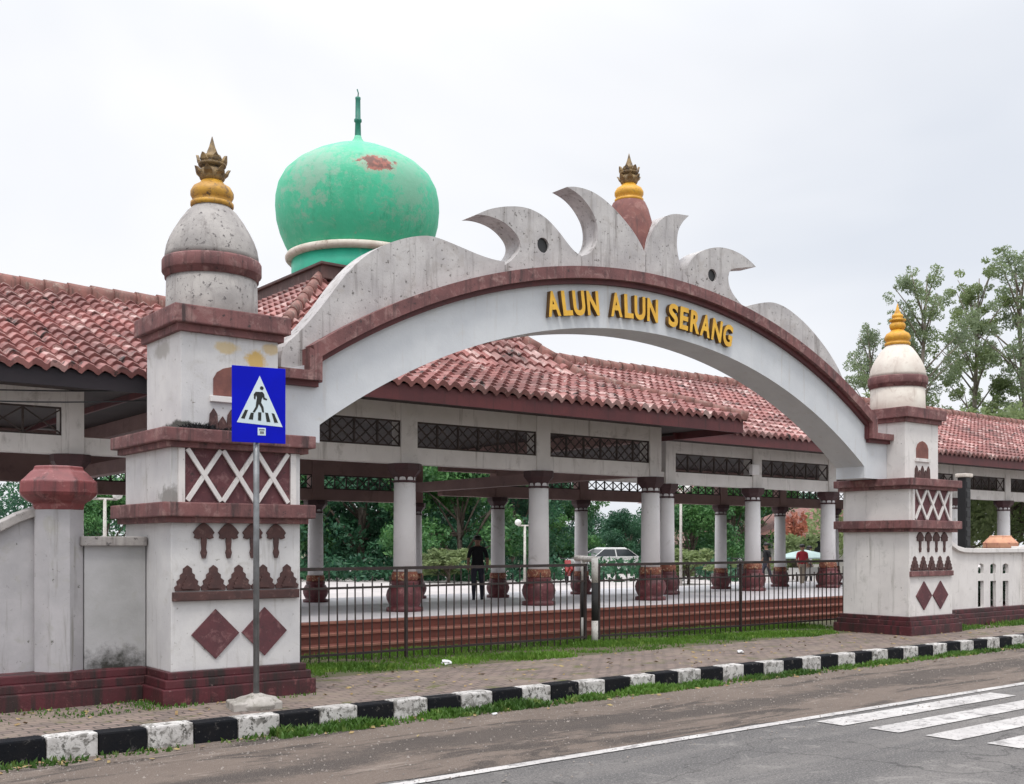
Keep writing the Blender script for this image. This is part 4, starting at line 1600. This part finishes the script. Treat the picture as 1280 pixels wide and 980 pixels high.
V_, F_ = leaves(cl_, 22000, .05, rng)
tag(mesh_from("hedge", V_, F_, "hedge"), "dark hedge added to darken the openings of the slotted wall", None, None, "stuff")

fl = make_tree("blossom_tree", "bushy", "leaf_orange", "bark", 3.4, 1.1, 31, 2600, .10)
fl.location = atT(991, 50, 0)
fl.scale = (.62, .62, .95)
fl["label"] = "small tree of orange and red blossom near the last columns"
hd = make_tree("shrub", "bushy", "leaf_pale", "bark", 2.2, 1.0, 35, 2200, .10)
hd.location = atT(996, 47, 0)
hd["label"] = "yellow green shrub in front of the orange blossom tree"
hd["category"] = "shrub"
for k, (x_, t) in enumerate(((560, 46), (860, 44))):
    o = copy_tree(hd)
    o.location = atT(x_, t, 0)
    o.scale = (1.2, 1.2, .7)
    o["label"] = ("low pale green shrub left of the man in black", "low yellow green shrub right of the paired columns")[k]

# ------------------------------------------------------------------ far buildings
def house(name, loc, rz, w, d, h, rh, wall, label):
    b = empty(name, loc, label, "house", rz=rz)
    mb = MB()
    mb.box(-w / 2, w / 2, -d / 2, d / 2, -.1, h)
    mb.build("wall", wall, b, local=True)
    o_ = .7
    bm = bmesh.new()
    e = [bm.verts.new(p) for p in ((-w / 2 - o_, -d / 2 - o_, h - .05), (w / 2 + o_, -d / 2 - o_, h - .05), (w / 2 + o_, d / 2 + o_, h - .05), (-w / 2 - o_, d / 2 + o_, h - .05))]
    t0 = bm.verts.new((-w / 2 + d / 2, 0, h + rh))
    t1 = bm.verts.new((w / 2 - d / 2, 0, h + rh))
    for q in ((e[0], e[1], t1, t0), (e[1], e[2], t1), (e[2], e[3], t0, t1), (e[3], e[0], t0), (e[3], e[2], e[1], e[0])):
        bm.faces.new(q)
    me = bpy.data.meshes.new("roof")
    bm.to_mesh(me)
    bm.free()
    r_ = obj("roof", me, "ridge", b, local=True)
    n = max(2, int(w / 3))
    for k in range(n):
        xx = -w / 2 + w * (k + .5) / n
        for lev in range(max(1, int(h / 3))):
            mb = MB()
            mb.box(xx - .5, xx + .5, -d / 2 - .05, -d / 2 + .02, 1.0 + 3 * lev, 2.2 + 3 * lev)
            f_ = mb.build("window", "housewall" if wall != "housewall" else "pinkwall", b, local=True)
            mb = MB()
            mb.box(xx - .42, xx + .42, -d / 2 - .06, -d / 2 - .045, 1.08 + 3 * lev, 2.12 + 3 * lev)
            mb.build("pane", "glass_dark", f_)
    return b


house("house", atT(1035, 62, 0), R(-20), 9, 6, 2.2, 1.9, "housewall", "white house with brown hipped roof seen beside the right gate pillar")
house("house", atT(879, 74, 0), R(-30), 6, 6, 4.6, 1.4, "pinkwall", "pinkish two storey house seen between two right columns")
# vendor stall with a canopy
st_scale = .72
st = empty("vendor_stall", atT(1006, 45, 0), "vendor stall with pale green canopy behind the person in red", "stall")
mb = MB()
for xx, yy in ((-.9, -.6), (.9, -.6), (.9, .6), (-.9, .6)):
    mb = MB()
    mb.tube([(xx, yy, 0), (xx, yy, 1.55)], .025, 8)
    mb.build("leg", "gray_metal", st, local=True)
mb = MB()
mb.lathe([(1.55, 1.45), (1.55, 1.52), (.9, 1.78), (.1, 1.95), (.02, 1.96)], (0, 0, 0), 4, phase=.5, smooth=False)
mb.build("canopy", "awning", st, local=True)
mb = MB()
mb.box(-.85, .85, -.5, .5, .45, .92, .02)
mb.build("counter", "housewall", st, local=True)
st.scale = (st_scale,) * 3


def lamp(x_, t, h, label):
    l = empty("street_lamp", atT(x_, t, 0), label, "street lamp", "pale lamp posts")
    mb = MB()
    mb.tube([(0, 0, 0), (0, 0, h)], [.06, .045], 10)
    mb.build("pole", "pole_white", l, local=True)
    mb = MB()
    mb.tube([(-.35, 0, h), (.35, 0, h)], .03, 8)
    mb.build("arm", "pole_white", l, local=True)
    for sx in (-.35, .35):
        mb = MB()
        mb.lathe([(.05, h + .0), (.12, h + .05), (.14, h + .13), (.11, h + .21), (.04, h + .25)], (sx, 0, 0), 16)
        mb.build("lamp_globe", "lamp_glass", l, local=True)
    return l


lamp(131, 30, 2.9, "white lamp post between the octagonal post and the left gate pillar")
lamp(851, 40, 3.6, "thin pale lamp post right of the paired columns")
lamp(656, 44, 2.4, "short pale lamp post left of the second front column")


# ------------------------------------------------------------------ vehicles
def make_car(loc, rz, paint_, label):
    c = empty("parked_car", loc, label, "car", None, rz)
    side = [(-2.0, .30), (-2.1, .45), (-2.08, .70), (-1.95, .84), (-1.1, .96), (1.5, .98), (2.0, .94), (2.1, .7), (2.05, .34), (1.65, .28), (1.6, .5), (1.3, .62),
            (1.0, .5), (.95, .27), (-.95, .27), (-1.0, .5), (-1.3, .62), (-1.6, .5), (-1.65, .28)]
    mb = MB()
    mb.solid([side], -.82, .82)
    body = mb.build("body", paint_, c, local=True, bevel=.07)
    lowc = [(-1.15, -.76), (1.65, -.76), (1.65, .76), (-1.15, .76)]
    topc = [(-.35, -.56), (1.0, -.56), (1.0, .56), (-.35, .56)]

    def frustum(mb, z0, z1, f0, f1, grow=0.0):
        L = lambda f: [(a[0] + (b_[0] - a[0]) * f + (grow if a[0] > 0 else -grow), a[1] + (b_[1] - a[1]) * f + (grow if a[1] > 0 else -grow)) for a, b_ in zip(lowc, topc)]
        A = [mb.bm.verts.new((p[0], p[1], z0)) for p in L(f0)]
        B = [mb.bm.verts.new((p[0], p[1], z1)) for p in L(f1)]
        for k in range(4):
            mb.bm.faces.new((A[k], A[(k + 1) % 4], B[(k + 1) % 4], B[k]))
        mb.bm.faces.new(B)
        mb.bm.faces.new(A[::-1])
    mb = MB()
    frustum(mb, .95, 1.36, 0, .86)
    mb.build("window", "glass_dark", c, local=True)
    mb = MB()
    frustum(mb, 1.355, 1.46, .86, 1.12, .012)
    for sy in (-1, 1):
        for (xa, xb) in ((-1.16, -.47), (.25, .25), (1.66, 1.09)):
            mb.obox((xa, sy * .765, .95), (xb, sy * .60, 1.37), .07, .03)
    mb.build("roof", paint_, c, local=True, bevel=.03)
    for sy in (-1, 1):
        for xx in (-1.3, 1.3):
            mb = MB()
            mb.tube([(xx, sy * .83, .31), (xx, sy * .63, .31)], .31, 20)
            w_ = mb.build("wheel", "rubber", c, local=True)
            mb = MB()
            mb.tube([(xx, sy * .84, .31), (xx, sy * .82, .31)], .19, 16)
            mb.build("rim", "chrome", w_)
    for yy in (-.6, .6):
        mb = MB()
        mb.box(-2.12, -2.03, yy - .16, yy + .16, .66, .80, .02)
        mb.build("headlight", "lamp_glass", c, local=True)
    return c


make_car(atT(757, 60, 0), R(-12), "car_white", "white parked car under the tree in the middle gap")


def make_moto(loc, rz, label, col):
    m = empty("motorbike", loc, label, "motorbike", "motorbikes parked beyond the pavilion", rz)
    for xx in (-.62, .62):
        mb = MB()
        n = 24
        for k in range(n):
            a0, a1 = 2 * math.pi * k / n, 2 * math.pi * (k + 1) / n
            mb.tube([(xx + .25 * math.cos(a0), 0, .29 + .25 * math.sin(a0)), (xx + .25 * math.cos(a1), 0, .29 + .25 * math.sin(a1))], .042, 6)
        w_ = mb.build("wheel", "rubber", m, local=True)
        mb = MB()
        for k in range(6):
            a = math.pi * k / 6
            mb.obox((xx + .23 * math.cos(a), 0, .29 + .23 * math.sin(a)), (xx - .23 * math.cos(a), 0, .29 - .23 * math.sin(a)), .02, .02, Vector((0, 1, 0)))
        mb.build("rim", "chrome", w_)
    mb = MB()
    mb.solid([[(-.85, .62), (-.5, .5), (-.2, .34), (.2, .36), (.36, .62), (.47, .98), (.40, 1.0), (.22, .62), (-.05, .52), (-.35, .68), (-.8, .76)]], -.13, .13)
    mb.build("body", col, m, local=True, bevel=.03)
    mb = MB()
    mb.solid([[(-.82, .77), (-.3, .70), (.02, .72), (.02, .78), (-.3, .80), (-.8, .85)]], -.12, .12)
    mb.build("seat", "black_plastic", m, local=True, bevel=.02)
    mb = MB()
    mb.tube([(.62, 0, .29), (.46, 0, .95), (.40, 0, 1.06)], .03, 8)
    mb.build("fork", "gray_metal", m, local=True)
    mb = MB()
    mb.tube([(.34, -.34, 1.06), (.42, -.1, 1.05), (.42, .1, 1.05), (.34, .34, 1.06)], .018, 8)
    mb.build("handlebar", "black_plastic", m, local=True)
    mb = MB()
    mb.lathe([(.07, 0), (.08, .05), (.05, .1)], (.5, 0, .92), 12)
    mb.build("headlight", "lamp_glass", m, local=True)
    return m


make_moto(atT(672, 44, 0), R(70), "black motorbike parked beyond the second front column", "black_plastic")
make_moto(atT(712, 44, 0), R(60), "red motorbike parked left of the striped barrier post", "moto_red")
make_moto(atT(925, 44, 0), R(40), "black motorbike parked between the last visible columns", "black_plastic")


# ------------------------------------------------------------------ people
def make_person(loc, rz, height, top, legs, label, pose=0, hair_long=False):
    p = empty("person", loc, label, "person", rz=rz)
    s = height / 1.75
    # joints: x = right, y = forward
    J = {}
    E = []

    def j(n, co, r_):
        J[n] = (Vector(co) * s, (r_[0] * s, r_[1] * s))
    st = .06 if pose == 0 else .16
    j("pelvis", (0, 0, .96), (.155, .11))
    j("waist", (0, .01, 1.10), (.145, .10))
    j("chest", (0, .0, 1.30), (.17, .115))
    j("upper", (0, -.01, 1.42), (.13, .085))
    j("neck", (0, -.005, 1.50), (.055, .055))
    j("chin", (0, .02, 1.56), (.07, .075))
    j("head", (0, .015, 1.65), (.085, .10))
    j("crown", (0, .0, 1.73), (.05, .06))
    E += [("pelvis", "waist"), ("waist", "chest"), ("chest", "upper"), ("upper", "neck"), ("neck", "chin"), ("chin", "head"), ("head", "crown")]
    for sd, sg_ in (("l", -1), ("r", 1)):
        f = st * sg_
        j("hip" + sd, (.095 * sg_, 0, .90), (.092, .10))
        j("knee" + sd, (.10 * sg_, f * .8 + .02, .50), (.058, .062))
        j("calf" + sd, (.105 * sg_, f * .8 - .03, .34), (.055, .06))
        j("ank" + sd, (.105 * sg_, f - .04, .085), (.038, .042))
        j("heel" + sd, (.105 * sg_, f - .05, .04), (.04, .038))
        j("toe" + sd, (.115 * sg_, f + .14, .03), (.042, .028))
        j("sh" + sd, (.175 * sg_, -.01, 1.40), (.062, .065))
        bend = -.04 if pose == 0 else .05 * sg_
        j("elb" + sd, (.235 * sg_, -.03 + bend, 1.12), (.042, .045))
        j("wr" + sd, (.235 * sg_, .07 + bend * 2, .90), (.028, .03))
        j("palm" + sd, (.232 * sg_, .10 + bend * 2, .835), (.022, .04))
        E += [("pelvis", "hip" + sd), ("hip" + sd, "knee" + sd), ("knee" + sd, "calf" + sd), ("calf" + sd, "ank" + sd), ("ank" + sd, "heel" + sd), ("heel" + sd, "toe" + sd),
              ("upper", "sh" + sd), ("sh" + sd, "elb" + sd), ("elb" + sd, "wr" + sd), ("wr" + sd, "palm" + sd)]
    names = list(J)
    me = bpy.data.meshes.new("body")
    me.from_pydata([J[n][0] for n in names], [(names.index(a), names.index(b)) for a, b in E], [])
    o = bpy.data.objects.new("body", me)
    COL.objects.link(o)
    md = o.modifiers.new("skin", "SKIN")
    md.use_smooth_shade = True
    for i, n in enumerate(names):
        me.skin_vertices[0].data[i].radius = J[n][1]
    me.skin_vertices[0].data[names.index("pelvis")].use_root = True
    ss = o.modifiers.new("sub", "SUBSURF")
    ss.levels = ss.render_levels = 2
    dg.update()
    dgl = bpy.context.evaluated_depsgraph_get()
    m2 = bpy.data.meshes.new_from_object(o.evaluated_get(dgl))
    bpy.data.objects.remove(o)
    bm = bmesh.new()
    bm.from_mesh(m2)
    mb = MB()
    mb.bm = bm
    # fingers, thumb and a nose join the same mesh
    for sd, sg_ in (("l", -1), ("r", 1)):
        pc = J["palm" + sd][0]
        for k, ln in enumerate((.065, .075, .07, .055)):
            o0 = pc + Vector((0, (-.024 + .016 * k) * s, -.01 * s))
            mb.tube([o0, o0 + Vector((-.006 * sg_, .008, -ln * .55)) * s, o0 + Vector((-.02 * sg_, .014, -ln)) * s], [.009 * s, .008 * s, .006 * s], 6)
        o0 = pc + Vector((-.01 * sg_, .03 * s, .03 * s))
        mb.tube([o0, o0 + Vector((-.02 * sg_, .03, -.03)) * s, o0 + Vector((-.025 * sg_, .035, -.055)) * s], [.010 * s, .009 * s, .007 * s], 6)
    hd_ = J["head"][0]
    mb.tube([hd_ + Vector((0, .085, .02)) * s, hd_ + Vector((0, .115, -.02)) * s], [.010 * s, .016 * s], 6)
    for sx in (-1, 1):
        mb.lathe([(.002, -.03 * s), (.014 * s, -.015 * s), (.016 * s, .015 * s), (.004, .03 * s)], hd_ + Vector((.088 * sx, 0, -.01)) * s, 8)
    for f in bm.faces:
        c = f.calc_center_median() / s
        armx = abs(c.x) > .165
        if c.z > 1.475:
            f.material_index = 0
        elif armx and c.z < 1.17 and c.z > .7:
            f.material_index = 0
        elif c.z > .95:
            f.material_index = 1
        elif c.z > .075:
            f.material_index = 2
        else:
            f.material_index = 3
    me = bpy.data.meshes.new("body")
    bm.to_mesh(me)
    bm.free()
    bo = obj("body", me, ["skin", top, legs, "cloth_black"], p, local=True)
    mb = MB()
    hz = 1.66
    mb.lathe([(.094, -.01), (.105, .02), (.10, .06), (.075, .098), (.03, .115)], (0, -.012 * s, hz * s), 20)
    if hair_long:
        mb.lathe([(.06, -.20), (.09, -.1), (.095, 0)], (0, -.045 * s, hz * s), 16)
    for v in mb.bm.verts:
        v.co.y *= 1.15
    mb.build("hair", "hair", bo)
    mb = MB()
    for sx in (-1, 1):
        mb.lathe([(.004, -.012), (.013, -.006), (.013, .006), (.004, .012)], (hd_.x + .034 * sx * s, hd_.y + .092 * s, hd_.z + .012 * s), 8)
    mb.obox(hd_ + Vector((-.025, .093, -.055)) * s, hd_ + Vector((.025, .093, -.055)) * s, .012, .01)
    mb.build("face_features", "hair", bo)
    p.scale = (1.1, 1.06, 1)
    return p


make_person(atT(597, 29.0, IZ), R(-30), 1.74, "cloth_black", "cloth_jean", "person in black top standing with back turned inside the pavilion", 0)
make_person(atT(1003, 42, 0), R(150), 1.62, "cloth_red", "cloth_khaki", "person in red shirt and khaki trousers beside the stall", 1)
make_person(atT(958, 43, 0), R(60), 1.68, "cloth_black", "cloth_jean", "person in dark clothes standing right of the second last column", 1)
make_person(atT(1012, 46, 0), R(200), 1.55, "cloth_white", "cloth_jean", "person in white top walking behind the one in red", 1, True)


rng = np.random.default_rng(5)
V_, F_ = [], []
for k in range(5200):
    if k % 3:
        x_, y_ = rng.uniform(.5, 26), 9.6 - abs(rng.normal()) * .55
    else:
        x_, y_ = rng.uniform(.5, 24), rng.uniform(6.4, 9.55)
    if y_ < 6.2:
        continue
    r_ = rng.uniform(.004, .013) * (1.6 if rng.random() < .06 else 1)
    z_ = RZ + .012
    i = len(V_)
    a = rng.uniform(0, 6.28)
    for q in range(5):
        rr = r_ * rng.uniform(.7, 1.3)
        V_.append((x_ + rr * math.cos(a + q * 1.257), y_ + rr * math.sin(a + q * 1.257), z_ - .004))
    V_.append((x_, y_, z_ + r_ * rng.uniform(.4, 1.0)))
    F_ += [(i + q, i + (q + 1) % 5, i + 5) for q in range(5)]
tag(mesh_from("gravel", V_, F_, "pebble"), "loose gravel scattered over the dusty shoulder", None, None, "stuff")
V_, F_ = [], []
for k in range(900):
    if k % 2:
        x_, y_, z_ = rng.uniform(.5, 22), 9.6 - abs(rng.normal()) * .22, RZ + .02
    else:
        x_, y_, z_ = rng.uniform(1, 20), rng.uniform(9.9, 11.9), .012
    L_, a, t_ = rng.uniform(.02, .045), rng.uniform(0, 6.28), rng.uniform(-.012, .012)
    c_, s_ = math.cos(a), math.sin(a)
    i = len(V_)
    for u_, w_, h_ in ((-1, 0, 0), (0, -.4, .006 + t_), (1, 0, .010), (0, .4, .006 - t_)):
        V_.append((x_ + L_ * (u_ * c_ - w_ * s_), y_ + L_ * (u_ * s_ + w_ * c_), z_ + h_))
    F_.append((i, i + 1, i + 2, i + 3))
tag(mesh_from("fallen_leaves", V_, F_, "dry_leaf"), "dry fallen leaves along the kerb and on the paving", None, None, "stuff")


# litter on the pavement
def litter(loc, s, seed, label):
    rng = random.Random(seed)
    bm = bmesh.new()
    bmesh.ops.create_icosphere(bm, subdivisions=2, radius=1)
    for v in bm.verts:
        v.co *= rng.uniform(.55, 1.15)
        v.co = Vector((v.co.x * s, v.co.y * s * .7, max(0, v.co.z * s * .5 + s * .2)))
    me = bpy.data.meshes.new("crumpled_paper")
    bm.to_mesh(me)
    bm.free()
    o = obj("crumpled_paper", me, "paper")
    o.location = loc
    tag(o, label, "litter", "scraps of litter")


litter(atT(557, 2227 / 151, .01), .09, 1, "crumpled white scrap on the pavement edge below the fence")
litter(atT(925, 2227 / 137, .01), .07, 2, "flat white scrap on the paving left of the right pillar")
litter(atT(28, 2497 / 272, RZ + .01), .05, 3, "white scrap against the kerb foot at the left edge")
litter(atT(618, 2497 / 215, RZ + .012), .04, 4, "white scrap at the kerb foot in the middle")

# ------------------------------------------------------------------ camera, light, sky
cam = bpy.data.cameras.new("camera")
co = bpy.data.objects.new("camera", cam)
COL.objects.link(co)
cam.sensor_fit = "HORIZONTAL"
cam.sensor_width = 36
cam.lens = FOC / 1280 * 36
cam.shift_y = (HOR - 490) / 1280
cam.clip_end = 2000
co.location = (0, 0, EYE)
co.rotation_euler = (R(90), 0, -math.atan2(CA, SA))
S.camera = co

SUN_EL, SUN_AZ = 64.0, 222.0               # azimuth measured clockwise from +Y
sd = Vector((math.sin(R(SUN_AZ)) * math.cos(R(SUN_EL)), math.cos(R(SUN_AZ)) * math.cos(R(SUN_EL)), math.sin(R(SUN_EL))))
sun = bpy.data.lights.new("sun", "SUN")
sun.energy = 1.5
sun.angle = R(11)
sun.color = (1.0, .95, .88)
so = bpy.data.objects.new("sun", sun)
COL.objects.link(so)
so.rotation_euler = (-sd).to_track_quat("-Z", "Y").to_euler()

w = bpy.data.worlds.new("World")
S.world = w
w.use_nodes = True
nt = w.node_tree
bg = nt.nodes["Background"]
sky = nd(nt, "ShaderNodeTexSky")
sky.sky_type = "NISHITA"
sky.sun_disc = False
sky.sun_elevation = R(SUN_EL)
sky.sun_rotation = R(SUN_AZ)
sky.dust_density = 3
tc = nd(nt, "ShaderNodeTexCoord")
mp = nd(nt, "ShaderNodeMapping")
mp.inputs["Scale"].default_value = (1, 1, 2.2)
nt.links.new(tc.outputs["Generated"], mp.inputs["Vector"])
n1 = noise(nt, mp.outputs[0], 1.5, 4, .5, .4)
cl = mix(nt, ramp(nt, n1, .32, .68), (.97, 1.015, 1.10), (1.30, 1.30, 1.32))
sep = nd(nt, "ShaderNodeSeparateXYZ")
nt.links.new(tc.outputs["Generated"], sep.inputs[0])
mr = nd(nt, "ShaderNodeMapRange", interpolation_type="SMOOTHSTEP")
mr.inputs["From Min"].default_value = .38
mr.inputs["From Max"].default_value = 1.0
mr.inputs["To Min"].default_value = 1.0
mr.inputs["To Max"].default_value = 2.9
nt.links.new(sep.outputs["Z"], mr.inputs["Value"])
vm = nd(nt, "ShaderNodeVectorMath", operation="SCALE")
nt.links.new(cl, vm.inputs[0])
nt.links.new(mr.outputs[0], vm.inputs["Scale"])
sk = nd(nt, "ShaderNodeVectorMath", operation="SCALE")
nt.links.new(sky.outputs[0], sk.inputs[0])
sk.inputs["Scale"].default_value = .08
fin = mix(nt, .85, sk.outputs[0], vm.outputs[0])
nt.links.new(fin, bg.inputs["Color"])
bg.inputs["Strength"].default_value = 1.0

S.view_settings.view_transform = "Standard"
S.view_settings.look = "None"
S.view_settings.exposure = -0.15
S.view_settings.gamma = 1.0
S.view_settings.use_curve_mapping = False
S.cycles.max_bounces = 6
